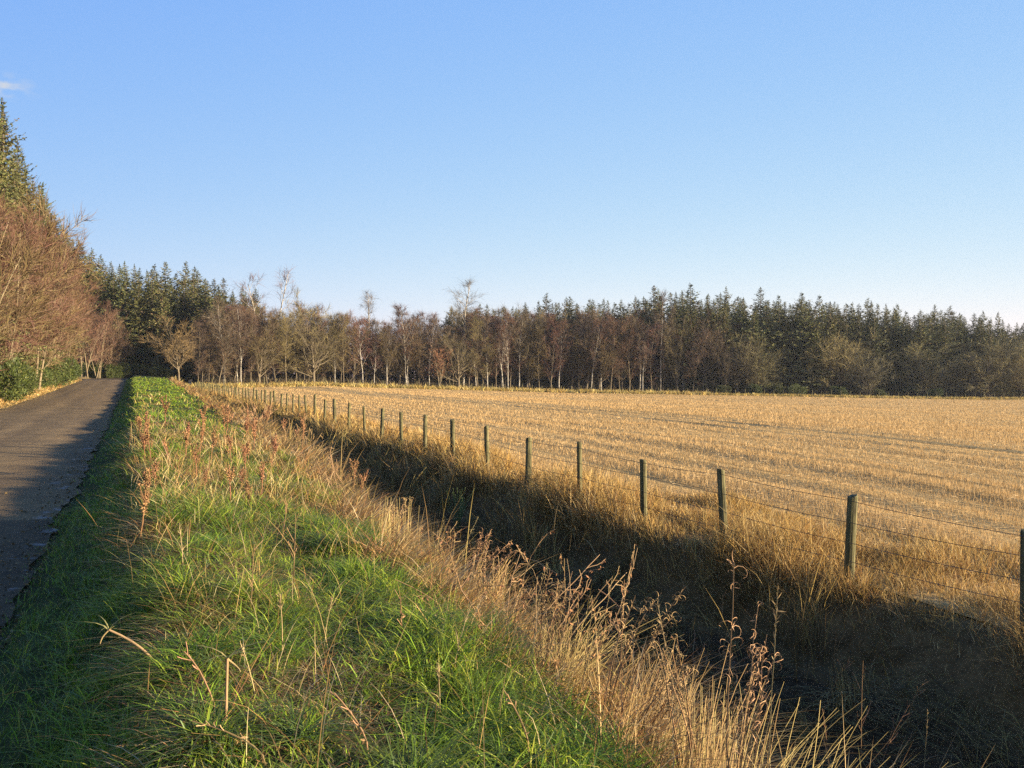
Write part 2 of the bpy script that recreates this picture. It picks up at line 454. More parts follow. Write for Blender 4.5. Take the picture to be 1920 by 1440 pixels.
def ground_z(X, Y):
    z = TZ(X, Y)
    inf = (X > XF(Y) + 1.2)
    return np.where(inf, z - .12, z)


tag(grid_obj('ground', xs, ys, ground_z, M_SOIL, gcol), 'dark earth of the verge, ditch and woodland floor', 'ground', kind='structure')

# the lane: a cambered strip with ragged edges that turns left at the far end
ry = np.concatenate([np.arange(-12, 40, .12), np.arange(40, 137, 1.0)])
cols = np.linspace(0, 1, 15)
rv = []
for y in ry:
    r = float(RZ(y)); bx = float(bend(y)); e = .08 * float(vnoise(y / .9, 3.3, 5)) + .07 * float(vnoise(y / .3, 1.3, 6))
    e2 = .12 * float(vnoise(y / .9, 8.3, 7))
    for k in cols:
        x = (RXL + e2) * (1 - k) + (RXR + e) * k
        rv.append((x + bx, y, r - .03 + .03 + .05 * (1 - (2 * k - 1) ** 2) + .004))
rv = np.array(rv); n = len(cols)
ri = (np.arange(n - 1)[None] + np.arange(len(ry) - 1)[:, None] * n)
road = bpy.data.objects.new('road', mesh_from('road', rv, np.stack([ri, ri + 1, ri + 1 + n, ri + n], -1).reshape(-1, 4), None, M_ROAD, True))
COL.objects.link(road); tag(road, 'narrow worn asphalt lane running away on the left', 'road', kind='structure')

# the stubble field: from the fence to the edge of the far wood
EDGE = [(300, 106), (365, 112), (600, 129), (1000, 147), (1400, 150), (1920, 150), (2300, 140)]


def edgeD(px): return ip(px, EDGE)


TRAM = [21.6, 23.6, 45.5, 47.5, 69, 71]
fx = np.unique(np.concatenate([np.arange(8.2, 30, .3), np.arange(30, 60, .5), np.linspace(60, 260, 90)]))
fy = np.unique(np.concatenate([np.linspace(-26, 0, 12), np.arange(0, 40, .5), np.linspace(40, 135, 70)]))


def field_z(X, Y):
    z = TZ(X, Y, False) + .02
    for t in TRAM: z = z - .075 * np.exp(-((X - t - .25 * vnoise(Y / 9, 0 * Y, 11)) / .3) ** 2)
    return z + .02 * vnoise(X / .5, Y / 4, 12) + .03 * vnoise(X / .7, Y / 60, 14)


tag(grid_obj('field', fx, fy, field_z, M_FIELD, None), 'broad pale stubble field with straight drilled rows beyond the fence', 'field', kind='structure')

# ------------------------------------------------------------------ grasses (one object per kind of growth)
PXM = 1 / 828.0                    # metres per picture pixel at one metre


def pal(n, cols, jit=.18):
    c = np.array(cols)[rng.integers(0, len(cols), n)]
    return c * rng.uniform(1 - jit, 1 + jit, (n, 1))


GREEN = [(.13, .235, .012), (.17, .285, .016), (.08, .165, .012), (.24, .315, .022), (.27, .28, .03)]
BLUEG = [(.07, .125, .035), (.09, .145, .05), (.11, .155, .065)]
STRAW = [(.40, .29, .10), (.48, .36, .15), (.34, .23, .075), (.30, .185, .06), (.52, .42, .21)]
BROWN = [(.15, .095, .042), (.11, .072, .036), (.22, .14, .06), (.085, .06, .033)]  # rotten ditch growth, colours darkened further to deepen the shadow in the ditch
GOLD = [(.40, .26, .07), (.46, .32, .10), (.33, .205, .06), (.50, .37, .15), (.28, .16, .055)]
STUB = [(.45, .315, .135), (.485, .345, .155), (.415, .285, .118), (.385, .26, .10)]


def infront(x, y, lo=-150, hi=2070):
    D = x * st + y * ct; px = 960 + (x * ct - y * st) / np.maximum(D, .01) * F
    return (D > 1.9) & (px > lo) & (px < hi)


def strip(n, y0, y1, xa, xb, power=1.0, tuft=0, tr=.12):
    """n random points between two curves xa(y), xb(y); tuft > 1 gathers them in tufts of that many"""
    k = n if not tuft else max(1, n // tuft)
    u = rng.uniform(0, 1, k) ** power; y = y0 + (y1 - y0) * u
    t = rng.uniform(0, 1, k); a = xa(y) if callable(xa) else xa; b = xb(y) if callable(xb) else xb
    x = a + (b - a) * t
    tid = np.arange(k)
    if tuft:
        x = np.repeat(x, tuft); y = np.repeat(y, tuft); tid = np.repeat(tid, tuft)
        r = tr * rng.uniform(.5, 1.5, k)[tid]
        x = x + rng.normal(0, 1, len(x)) * r; y = y + rng.normal(0, 1, len(y)) * r
    return x, y, tid


def cat3(*p):
    off = 0; X, Y, T = [], [], []
    for x, y, t in p:
        X.append(x); Y.append(y); T.append(t + off); off += (t.max() + 1 if len(t) else 0)
    return np.concatenate(X), np.concatenate(Y), np.concatenate(T)


def sward(name, mat, pts, h, w, lean, bnd, cols, label, cat='grass', keep=None, segs=3, tip=None, zf=None, px=.85, tufth=.35, flow=None, hmul=None, tufty=.5, tone=.36):
    x, y, tid = pts
    m = infront(x, y)
    if keep is not None: m &= keep(x, y)
    x, y, tid = x[m], y[m], tid[m]; n = len(x); D = x * st + y * ct
    nt_ = int(tid.max()) + 1
    th = (1 + rng.uniform(-tufth, tufth, nt_))[tid]                    # each tuft has its own height, lean and tone
    taz = rng.uniform(0, 2 * math.pi, nt_)[tid]; tt = rng.uniform(1 - tone, 1 + tone, nt_)[tid]
    ci = rng.integers(0, len(cols), nt_)[tid]
    own = rng.uniform(size=n) < .55
    c = np.where(own[:, None], np.array(cols)[ci], np.array(cols)[rng.integers(0, len(cols), n)]) * (tt * rng.uniform(.82, 1.18, n))[:, None]
    az = np.where(rng.uniform(size=n) < tufty, taz + rng.normal(0, .7, n), rng.uniform(0, 2 * math.pi, n))
    if flow is not None: az = np.where(rng.uniform(size=n) < .55, flow + rng.normal(0, .6, n), az)
    hh = rng.uniform(h[0], h[1], n) * th
    if hmul is not None: hh = hh * hmul(x, y)
    ww = np.maximum(rng.uniform(*w, n), px * D * PXM * rng.uniform(.7, 1.2, n))
    b = MB(); z = (zf or TZ)(x, y) - .02
    b.blades(np.stack([x, y, z], 1), az, hh, ww, rng.uniform(*lean, n), rng.uniform(*bnd, n), c, segs,
             None if tip is None else c * (1 - tip[1]) + np.array(tip[0]) * tip[1])
    o = b.build(name, mat); tag(o, label, cat, kind='stuff'); return o


def patchy(seed, sc, lo, j=.25):
    return lambda x, y: vnoise(x / sc, y / sc, seed) + .5 * vnoise(x / sc * 2.3, y / sc * 2.3, seed + 1) + rng.normal(0, j, len(x)) > lo


tipdry = ((.30, .26, .07), .22)
brink = lambda y: XC(y) - .15
lush = lambda x, y: np.clip(1.0 + .85 * vnoise(x / .8, y / .8, 91) + .25 * vnoise(x / .3, y / .3, 92), .35, 1.7)
# green of the verge
sward('verge_grass', M_GRASS, cat3(strip(55000, 1.6, 8.5, -.35, brink, 1.1, 16, .06), strip(28000, 8, 24, -.4, brink, 1.4, 14, .09), strip(18000, 23, 108, -.5, brink, 1.5, 8, .2)),
      (.05, .19), (.005, .009), (.1, .6), (.2, 1.1), GREEN + BLUEG[:1], 'lush green grass covering the sunlit hump of the roadside verge', keep=patchy(21, .7, -.8), tip=tipdry, hmul=lush)
sward('verge_tussocks', M_GRASS, cat3(strip(15000, 1.9, 9, .1, brink, 1, 140, .055), strip(9000, 8.5, 22, .0, brink, 1.2, 110, .07)),
      (.12, .26), (.0045, .008), (.15, .7), (.4, 1.3), GREEN[:4] + BLUEG[:1], 'thick rounded tussocks of deep green grass on the verge', tip=tipdry, tufth=.3, tufty=.15, tone=.3)
sward('short_verge_grass', M_GRASS, cat3(strip(26000, 1.2, 12, RXR - .04, .45, 1.2, 12, .06), strip(12000, 12, 108, RXR - .05, .4, 1.5, 8, .15)),
      (.03, .13), (.0035, .007), (.1, .6), (.1, .7), GREEN + BLUEG + [(.2, .15, .05)], 'short frosty grass between the lane and the verge hump', segs=2, tip=tipdry)
# straw mixed into the verge, thickest in the middle distance
sward('verge_straw', M_STRAW, cat3(strip(6500, 1.8, 8, .1, brink, 1, 12, .1), strip(17000, 6.5, 19, -.1, brink, 1.15, 14, .11), strip(1800, 18, 60, .0, brink, 1, 10, .2)),
      (.08, .34), (.0025, .005), (.05, .8), (.1, 1.1), STRAW + [(.24, .22, .06), (.32, .19, .07), (.27, .125, .05), (.22, .095, .04), (.17, .08, .04)], 'thin straw coloured dead grass standing among the green verge', keep=lambda x, y: patchy(31, .9, .25)(x, y) | ((y > 7) & patchy(33, 1.3, .3)(x, y)), px=.7, segs=4)
# flattened thatch and a few long bare stems
sward('verge_thatch', M_STRAW, cat3(strip(30000, 1.7, 9, .05, brink, 1, 24, .12), strip(30000, 7, 24, .0, brink, 1.2, 18, .15)),
      (.06, .2), (.003, .006), (.7, 1.5), (.3, 1.2), STRAW + [(.24, .16, .06), (.19, .115, .05), (.27, .135, .05), (.15, .09, .04), (.30, .15, .055)], 'matted fawn and rust dead thatch lying in the verge grass', keep=lambda x, y: patchy(37, .7, .22)(x, y) | ((y > 7) & patchy(38, 1.1, .15)(x, y)), px=.8)
sward('verge_bents', M_STRAW, cat3(strip(330, 1.9, 9, .1, brink, 1, 3, .15), strip(900, 8, 22, .0, brink, 1, 4, .15)),
      (.25, .6), (.0025, .0035), (.05, .7), (0, .5), STRAW + [(.27, .15, .06)], 'sparse long bleached bents standing above the verge', px=.5, segs=4, tufty=.3)
# tawny tussocks hanging over the ditch brink
sward('brink_tussocks', M_STRAW, cat3(strip(30000, 1.6, 11, lambda y: XC(y) - .45, lambda y: XC(y) + .75, 1, 38, .09), strip(16000, 11, 40, lambda y: XC(y) - .35, lambda y: XC(y) + .6, 1.3, 40, .15), strip(6000, 40, 106, lambda y: XC(y) - .3, lambda y: XC(y) + .4, 1, 20, .2)),
      (.10, .42), (.0035, .007), (.2, .8), (.2, .9), STRAW + GOLD + [(.27, .24, .06), (.33, .19, .07), (.26, .14, .05)], 'tawny dry tussock grass spilling over the brink of the ditch', keep=patchy(41, .8, -.3), segs=3, px=.85, flow=0.2, hmul=lambda x, y: np.clip(.95 + .8 * vnoise(x / .6, y / .6, 44), .3, 1.9))
# brown flattened growth in the ditch
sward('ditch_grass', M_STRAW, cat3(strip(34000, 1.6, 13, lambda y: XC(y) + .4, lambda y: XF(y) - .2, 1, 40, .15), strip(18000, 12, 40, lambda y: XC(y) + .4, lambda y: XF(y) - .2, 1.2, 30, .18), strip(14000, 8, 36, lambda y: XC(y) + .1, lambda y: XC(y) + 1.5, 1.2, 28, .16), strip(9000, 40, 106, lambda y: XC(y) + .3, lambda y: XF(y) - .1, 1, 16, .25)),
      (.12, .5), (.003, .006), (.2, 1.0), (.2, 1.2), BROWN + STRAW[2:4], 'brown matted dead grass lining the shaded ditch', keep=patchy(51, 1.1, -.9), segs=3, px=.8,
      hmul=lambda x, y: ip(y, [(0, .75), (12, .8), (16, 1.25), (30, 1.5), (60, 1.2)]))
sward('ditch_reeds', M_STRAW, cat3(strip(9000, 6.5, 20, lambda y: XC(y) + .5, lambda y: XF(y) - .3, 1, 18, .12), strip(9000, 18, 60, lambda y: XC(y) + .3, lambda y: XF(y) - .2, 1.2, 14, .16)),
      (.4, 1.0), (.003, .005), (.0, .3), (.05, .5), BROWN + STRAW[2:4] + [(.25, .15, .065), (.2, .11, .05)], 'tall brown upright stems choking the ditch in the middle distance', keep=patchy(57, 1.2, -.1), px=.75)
# golden grass along the fence
gm = lambda x, y: np.clip(.95 + .7 * vnoise(x / 1.1, y / 1.1, 95) + .25 * vnoise(x / .5, y / .5, 96) - .35 * np.clip(x - XF(y) - .8, 0, 2), .2, 1.6)
sward('fence_grass', M_STRAW, cat3(strip(42000, 2, 13, lambda y: XF(y) - .5, lambda y: XF(y) + 3.2, 1, 16, .14), strip(30000, 13, 45, lambda y: XF(y) - .5, lambda y: XF(y) + 1.6, 1.3, 14, .15), strip(12000, 45, 108, lambda y: XF(y) - .5, lambda y: XF(y) + 1.0, 1, 10, .2)),
      (.14, .52), (.0025, .0045), (.02, .4), (.05, .7), GOLD, 'tall golden grass growing along the foot of the wire fence', keep=patchy(61, 1.0, -1.0), segs=3, px=.7, hmul=gm)
# stubble: rows 15 cm apart along the lane's direction, flattened in the wheelings
def stub_pts(n, d0, d1, q):
    D = d0 * (d1 / d0) ** rng.uniform(0, 1, n); px = rng.uniform(-40, 1960, n); x, y = pxd(px, D)
    x = np.round(x / q) * q + rng.normal(0, .1 * q, n)
    return x, y, np.arange(n)


def in_field(x, y):
    D = x * st + y * ct; px = 960 + (x * ct - y * st) / np.maximum(D, .1) * F
    tr = np.min(np.abs(x[:, None] - .25 * vnoise(y / 9, 0 * y, 11)[:, None] - np.array(TRAM)[None]), 1)
    return (x > XF(y) + 1.0) & (D < edgeD(px) - 3) & (np.abs((x + .1 * vnoise(y / 7, 0 * y, 13)) % 3.0 - 1.5) > .10) & ((tr > .36) | (rng.uniform(size=len(x)) < .12))


rowh = lambda x, y: np.clip(.95 + .4 * vnoise(x / .8, y / 80, 71) + .3 * vnoise(x / 2.6, y / 90, 74) + .15 * vnoise(x / .5, y / 3, 73), .2, 1.7)
sward('stubble', M_STRAW, cat3(stub_pts(270000, 9, 36, .15), stub_pts(260000, 34, 150, .4)),
      (.06, .15), (.004, .006), (0, .35), (0, .1), STUB, 'cut straw stubble standing in drilled rows across the field', 'stubble', keep=in_field, segs=1, zf=field_z, px=.62, hmul=rowh, tone=.06)
ch = stub_pts(9000, 9, 40, .3); mch = in_field(ch[0], ch[1]) & infront(ch[0], ch[1]); cx, cyy = ch[0][mch] + rng.normal(0, .2, mch.sum()), ch[1][mch]
b = MB(); n = len(cx); t = rng.uniform(0, 6.28, n); l = rng.uniform(.08, .25, n); a = np.stack([cx, cyy, field_z(cx, cyy) + rng.uniform(.01, .09, n)], 1)
b.twigs(a, a + np.stack([np.cos(t) * l, np.sin(t) * l, rng.uniform(-.02, .04, n)], 1), np.maximum(.005, .35 * (cx * st + cyy * ct) * PXM), pal(n, [(.56, .42, .22), (.60, .47, .26), (.44, .31, .14)]))
tag(b.build('straw_litter', M_STRAW), 'loose pale straw scattered between the stubble rows', 'straw', kind='stuff')
# rough golden margin at the far side of the field
px = rng.uniform(330, 2000, 2400); D = edgeD(px) + rng.uniform(-3.0, 1.5, len(px)) * np.where(px > 1350, .6, 1)
k = 10; px = np.repeat(px, k); D = np.repeat(D, k); x, y = pxd(px, D); x = x + rng.normal(0, .3, len(x)); y = y + rng.normal(0, .3, len(y))
sward('field_margin_grass', M_STRAW, (x, y, np.repeat(np.arange(2400), k)), (.25, .95), (.015, .03), (.05, .4), (.1, .6), GOLD + STRAW[:2] + [(.30, .25, .09)],
      'rough golden grass margin along the foot of the far wood', px=.6, hmul=lambda x, y: np.where(x > 95, .7, 1.0))
# left of the lane
sward('left_verge_grass', M_STRAW, strip(16000, 22, 112, -6.6, RXL + .08, 1.3, 12, .15), (.06, .35), (.003, .006), (.1, .6), (.2, .9), STRAW + GOLD + [(.25, .27, .08)],
      'pale dry grass strip between the lane and the gorse', hmul=lambda x, y: np.clip((-5.3 - x) * 1.3, .25, 1))

# dead leaves, grit and crumbs of turf along the edges of the lane
n = 5200; y = 3 + 60 * rng.uniform(0, 1, n) ** 1.6; right = rng.uniform(size=n) < .7
x = np.where(right, RXR - np.abs(rng.normal(0, .28, n)) + .06, RXL + np.abs(rng.normal(0, .3, n)))
k = (x - RXL) / (RXR - RXL); b = MB(); sz = np.maximum(rng.uniform(.012, .045, n), .5 * (x * st + y * ct) * PXM)
nr = rng.normal(0, 1, (n, 3)); nr[:, 2] = np.abs(nr[:, 2]) * .15
b.leaves(np.stack([x, y, RZ(y) + .012 + .05 * (1 - (2 * np.clip(k, 0, 1) - 1) ** 2)], 1), sz, pal(n, [(.12, .075, .03), (.08, .05, .025), (.17, .11, .05), (.06, .05, .03), (.2, .15, .08)]), nr, 1.6)
tag(b.build('leaf_litter', M_STEM), 'dead leaves and crumbs of mud along the edges of the lane', 'litter', kind='stuff')

# ------------------------------------------------------------------ fences
def post_mesh(h, r, seed):
    """a round softwood stake with a bevelled, slightly uneven top"""
    q = np.random.default_rng(seed); n = 12; a = np.arange(n) / n * 2 * math.pi
    zs = np.array([-.35, 0, h * .35, h * .7, h - .02, h]); rr = r * np.array([1, 1, .99, .97, .96, .84])
    rad = 1 + q.normal(0, .03, n)
    v = []
    for z, r_ in zip(zs, rr):
        for j in range(n): v.append((r_ * rad[j] * math.cos(a[j]), r_ * rad[j] * math.sin(a[j]), z + (.015 * math.sin(a[j] + seed) if z > h - .05 else 0)))
    f = []
    for i in range(len(zs) - 1):
        for j in range(n):
            p_, q_ = i * n + j, i * n + (j + 1) % n; f += [(p_, q_, q_ + n), (p_, q_ + n, p_ + n)]
    t = (len(zs) - 1) * n; v.append((0, 0, h + .004)); e = len(v) - 1
    for j in range(n): f.append((t + j, t + (j + 1) % n, e))
    return mesh_from('post', np.array(v), np.array(f), None, M_POST, False)


PM = [post_mesh(1.14, .055, i) for i in range(5)]


def fence(name, pts, label, heights, wires, wr, scale_r):
    root = empty(name, (pts[0][0], pts[0][1], tz(*pts[0]))); tag(root, label, 'fence')
    o0 = Vector(root.location); tops = []
    for i, (x, y) in enumerate(pts):
        z = tz(x, y); p = bpy.data.objects.new('post', PM[i % 5]); COL.objects.link(p); p.parent = root
        p.location = Vector((x, y, z)) - o0
        hs = heights(i); rs = scale_r(i)
        p.scale = (rs, rs, hs); p.rotation_euler = (random.gauss(0, .03), random.gauss(0, .03), random.uniform(0, 6))
        tops.append((x, y, z, 1.14 * hs))
    for k, (fr, barb) in enumerate(wires):
        path = []
        b = MB()
        for i, (x, y, z, h) in enumerate(tops):
            path.append((x - .058 * .9, y - .02, z + min(fr, h - .05)))
            if i + 1 < len(tops):
                x2, y2, z2, h2 = tops[i + 1]
                for t in (.25, .5, .75):
                    path.append((x + (x2 - x) * t - .052, y + (y2 - y) * t - .02, z + min(fr, h - .05) + (z2 + min(fr, h2 - .05) - z - min(fr, h - .05)) * t - .02 * (1 - (2 * t - 1) ** 2)))
        path = np.array(path) - np.array(o0)
        D = np.array([(q[0] + o0.x) * st + (q[1] + o0.y) * ct for q in path])
        b.tube(path, np.maximum(wr, 0), (.1, .1, .1), 4)
        if barb:
            seg = np.linalg.norm(np.diff(path, axis=0), axis=1); cum = np.concatenate([[0], np.cumsum(seg)])
            s_ = np.arange(0, min(cum[-1], 30), .12)
            c = np.stack([np.interp(s_, cum, path[:, j]) for j in range(3)], 1); c = np.repeat(c, 2, 0)
            d = rng.normal(size=c.shape); d /= np.linalg.norm(d, axis=1)[:, None]
            b.twigs(c - d * .014, c + d * .014, .003, np.array((.1, .1, .1)))
        b.build('barbed_wire' if barb else 'line_wire', M_WIRE, root)
    return root


# posts of the near fence, at the columns where the photograph shows them; then every 1.75 m to the far corner
def on_fence(px):
    lo, hi = .5, 400
    for _ in range(60):
        y = (lo + hi) / 2; x = float(XF(y)); D = x * st + y * ct
        if 960 + (x * ct - y * st) / D * F > px: lo = y
        else: hi = y
    return float(XF(y)), y


near = [on_fence(p) for p in (1926, 1593, 1360, 1208, 1088, 990, 914, 849, 797, 752, 715, 684, 653, 628, 608, 590)]
pts = [(float(XF(2.6)) + .05, 2.6), (float(XF(4.1)), 4.1)] + near[0:]
yy = near[-1][1]
while yy < 104: yy += 1.75; pts.append((float(XF(yy)), yy))
random.seed(4)
hts = {2: .92, 3: .99, 4: 1.0, 5: .93, 6: 1.02}
fence('wire_fence', pts, 'long barbed wire fence on round wooden posts between ditch and stubble field', lambda i: hts.get(i, random.uniform(.93, 1.04)),
      [(1.07, True), (.80, True), (.55, False), (.32, False)], .0036, lambda i: random.uniform(.8, 1.2))
fp = []
px = 372.0
while px < 1960:
    D = float(edgeD(px)) + 1.2; fp.append(pxd(px, D)); px += 1.75 * 1.0 / D * F * (1.06 if px < 900 else 1.0)
random.seed(5)
fence('wire_fence', fp, 'distant row of small pale fence posts along the foot of the wood', lambda i: random.uniform(.9, 1.12), [(1.0, False), (.6, False)], .004, lambda i: 1.15)

# ------------------------------------------------------------------ trees
def rot_about(v, axis, ang):
    axis = axis / (np.linalg.norm(axis) + 1e-9)
    return v * math.cos(ang) + np.cross(axis, v) * math.sin(ang) + axis * np.dot(axis, v) * (1 - math.cos(ang))


def grow(q, start, d, L, r, segs=4, curl=.12, up=0.0):
    pts = [np.array(start)]; d = d / np.linalg.norm(d)
    for i in range(segs):
        d = d + q.normal(0, curl, 3); d[2] += up; d /= np.linalg.norm(d); pts.append(pts[-1] + d * L / segs)
    return np.array(pts)


def along(p, t):
    k = t * (len(p) - 1); i = min(int(k), len(p) - 2); f = k - i; return p[i] * (1 - f) + p[i + 1] * f, p[i + 1] - p[i]


def side_dir(q, d, ang):
    d = d / np.linalg.norm(d); a = q.normal(size=3); ax = np.cross(d, a); return rot_about(d, ax, ang)


def bare_tree(seed, h, trunkfrac, nlimb, spread, limbL, up, twigc, limbc, tw=.022, ntw=7, sag=.05, stems=1, lean=0.0, r0=.013, ang=(.5, 1.1), lbase=.3, bark=M_BIRCH, twl=(.6, 1.4), low=0):
    """trunk or stems, limbs that fork, and a haze of fine twigs; returns the trunk mesh and the crown mesh (height h)"""
    q = np.random.default_rng(seed); T = MB(); C = MB(); ta, tb, tc = [], [], []
    for s_ in range(stems):
        d0 = np.array([0, 0, 1.0])
        if stems > 1: a = s_ / stems * 6.28 + q.uniform(0, 1); d0 = d0 + .22 * q.uniform(.5, 1.6) * np.array([math.cos(a), math.sin(a), 0])
        d0 = d0 + np.array([lean, 0, 0])
        hl = h * (1 if s_ == 0 else q.uniform(.7, .95))
        tr = grow(q, (0, 0, -.2) if stems == 1 else (q.normal(0, .25), q.normal(0, .25), -.2), d0, hl * trunkfrac, 0, 8, .05, .03)
        R = r0 * h * (1 if stems == 1 else .62)
        T.tube(tr, np.linspace(R, R * (.18 if trunkfrac > .8 else .5), 9), (1, 1, 1), 7)
        nl = nlimb // stems + 1
        for i in range(nl):
            f = lbase + (1 - lbase) * (i + q.uniform(0, .9)) / nl; f = min(f, .995)
            p, d = along(tr, f)
            shape = math.sin(math.pi * min(1, (f - lbase) / (1 - lbase) * .75 + .22)) if trunkfrac > .8 else 1
            L = h * limbL * q.uniform(.65, 1.15) * (shape * .8 + .2)
            dd = side_dir(q, d, q.uniform(*ang)); dd[2] = abs(dd[2]) * .6 + up
            lb = grow(q, p, dd, L, 0, 5, .16, up * .25)
            rr = R * .32 * (1 - f * .55) * (1.5 if trunkfrac < .8 else 1)
            (T if rr > .02 else C).tube(lb, np.linspace(rr, rr * .25, 6), (1, 1, 1) if rr > .02 else limbc, 5, False) if rr > .02 else C.tube(lb, np.linspace(rr, rr * .25, 6), limbc, 4, False)
            for j in range(int(5 + L * 1.6)):
                g = q.uniform(.2, 1); p2, d2 = along(lb, g); L2 = L * .42 * q.uniform(.5, 1.2) * (1.15 - g * .5)
                d3 = side_dir(q, d2, q.uniform(.35, 1.0)); d3[2] += up * .5
                sb = grow(q, p2, d3, L2, 0, 3, .18, up * .1)
                C.tube(sb, np.linspace(max(rr * .3, .012), .008, 4), limbc, 3, False)
                for k in range(ntw):
                    g2 = q.uniform(.15, 1); p3, d4 = along(sb, g2); d5 = side_dir(q, d4, q.uniform(.2, .9)); l3 = q.uniform(*twl) * h / 12
                    ta.append(p3); tb.append(p3 + d5 * l3); tc.append(np.array(twigc[q.integers(len(twigc))]) * q.uniform(.75, 1.25))
    C.twigs(np.array(ta), np.array(tb), tw, np.array(tc), sag)
    return T.mesh('trunk', bark, True), C.mesh('crown', M_TWIG)


RED = [(.125, .062, .042), (.10, .056, .04), (.145, .08, .052)]
OLV = [(.155, .115, .048), (.12, .09, .042), (.18, .13, .058)]
GRY = [(.105, .08, .053), (.085, .063, .044), (.125, .09, .053)]
TAN = [(.15, .105, .045), (.12, .08, .038), (.105, .055, .034), (.18, .13, .058), (.095, .06, .032)]
LB, LO, LT = (.11, .09, .07), (.10, .08, .045), (.20, .145, .07)

BIRCH = [bare_tree(100 + i, 12, .97, 24, .3, .27, .28, RED if i % 3 else GRY, LB, tw=.026, ntw=7, sag=.18, ang=(.45, .95), lbase=.28, r0=.0095) for i in range(5)]
DULL = [bare_tree(170 + i, 12, .97, 30, .3, .26, .25, (RED + GRY, OLV, RED, GRY + [(.17, .11, .06)])[i], (.10, .08, .06), tw=.028, ntw=7, sag=.12, ang=(.5, 1.0), lbase=.14, r0=.008, bark=M_BARK) for i in range(4)]
TALL = [bare_tree(110 + i, 16, .97, 17, .3, .20, .3, GRY, (.15, .125, .10), tw=.02, ntw=5, sag=.35, ang=(.4, .8), lbase=.5, r0=.011) for i in range(2)]
FORK = [bare_tree(120, 16, .96, 16, .3, .18, .3, RED, (.17, .14, .115), tw=.02, ntw=5, sag=.3, stems=2, ang=(.4, .8), lbase=.6, r0=.018)]
BROAD = [bare_tree(130 + i, 11, .55, 30, .5, .46, .30, OLV if i != 1 else GRY + OLV[:1], LO, tw=.026, ntw=8, sag=.02, ang=(.3, 1.35), lbase=.22, bark=M_BARK, r0=.018) for i in range(4)]
LONE = [bare_tree(140, 9, .6, 26, .5, .38, .22, OLV, LO, tw=.024, ntw=10, sag=0, ang=(.5, 1.2), lbase=.4, bark=M_BARK, r0=.015, lean=-.1)]
ALDER = [bare_tree(150 + i, 10, .95, 40, .5, .36, .32, TAN if i % 2 == 0 else TAN[1:3] + RED, LT if i % 2 == 0 else (.2, .13, .09), tw=.026, ntw=10, sag=-.03, stems=4, ang=(.5, 1.0), lbase=.12, bark=M_TANBARK, r0=.014) for i in range(4)]
BUSHY = [bare_tree(180 + i, 10, .62, 66, .5, .40, .26, ([(.20, .175, .08), (.165, .145, .07), (.24, .20, .09)], [(.18, .155, .09), (.15, .13, .075), (.21, .175, .09)], [(.23, .18, .075), (.18, .145, .06)])[i], (.13, .105, .065), tw=.028, ntw=6, sag=.04, stems=6, ang=(.35, 1.3), lbase=.04, bark=M_BARK, r0=.012) for i in range(3)]
SHRUB = [bare_tree(160 + i, 5, .8, 16, .5, .5, .4, (OLV, [(.30, .16, .08), (.24, .12, .06)])[i], LO, tw=.022, ntw=7, sag=0, stems=3, ang=(.4, 1.0), lbase=.15, bark=M_BARK, r0=.018) for i in range(2)]


def spruce(seed, h, tip=(.10, .07, .035), fine=1.0):
    q = np.random.default_rng(seed); T = MB(); C = MB()
    T.tube([(0, 0, -.2), (0, 0, h * .5), (q.normal(0, .04), 0, h)], [h * .012, h * .007, .012], (1, 1, 1), 6)
    ctr, dr, sz, col = [], [], [], []
    z = h * .10
    while z < h - .25:
        f = z / h; R = .24 * h * (1 - f) ** .66 * q.uniform(.55, 1.25) * (1 if f < .93 else .75) + .02
        nb = max(4, int(9 * (1 - f) + 3)); a0 = q.uniform(0, 6.28)
        for b_ in range(nb):
            a = a0 + b_ / nb * 6.28 + q.normal(0, .18); Lb = R * q.uniform(.65, 1.15)
            el = .55 - .95 * (1 - f) + q.normal(0, .12)
            d = np.array([math.cos(a) * math.cos(el), math.sin(a) * math.cos(el), math.sin(el)])
            ns = int((3 + Lb * 5) * fine)
            ts = (np.arange(ns) + q.uniform(0, 1, ns)) / ns
            P = np.array([0, 0, z]) + d[None] * (ts * Lb)[:, None]; P[:, 2] += .10 * Lb * ts ** 2
            side = np.array([-math.sin(a), math.cos(a), 0]); sg = q.choice([-1, 1], ns)
            dd = d[None] * .8 + side[None] * (sg * .75)[:, None]; dd[:, 2] -= .30
            ctr.append(P); dr.append(dd); sz.append((.26 + .42 * (1 - ts)) * min(1, .30 + Lb * .35) * q.uniform(.6, 1.4, ns) * (1.35 / fine ** .58 if fine > 1 else 1))
            g = np.array([(.070, .076, .024), (.094, .096, .030), (.053, .058, .022), (.12, .105, .038)])[q.integers(0, 4, ns)]
            br = (q.uniform(0, 1, ns) < .05 + .25 * max(0, f - .72))[:, None]
            col.append(np.where(br, np.array(tip)[None] * 1.3, g * (.85 + .4 * ts[:, None])))
        z += h * .019 * (1.25 - .35 * f)
    ctr, dr, sz, col = map(np.concatenate, (ctr, dr, sz, col))
    C.leaves(ctr, sz, col, dr, 2.1 if fine == 1 else 2.6)
    k = 8; C.leaves(np.stack([np.zeros(k), np.zeros(k), np.linspace(h - .9, h - .1, k)], 1), .4, np.array((.05, .06, .028)), np.tile((0, 0, 1.0), (k, 1)), 3.5)
    return T.mesh('trunk', M_DARKBARK, True), C.mesh('crown', M_NEEDLE)


SPRUCE = [spruce(200 + i, 18, fine=1.9) for i in range(6)]
SPRUCE_FINE = [spruce(210 + i, 18, fine=4.5) for i in range(3)]


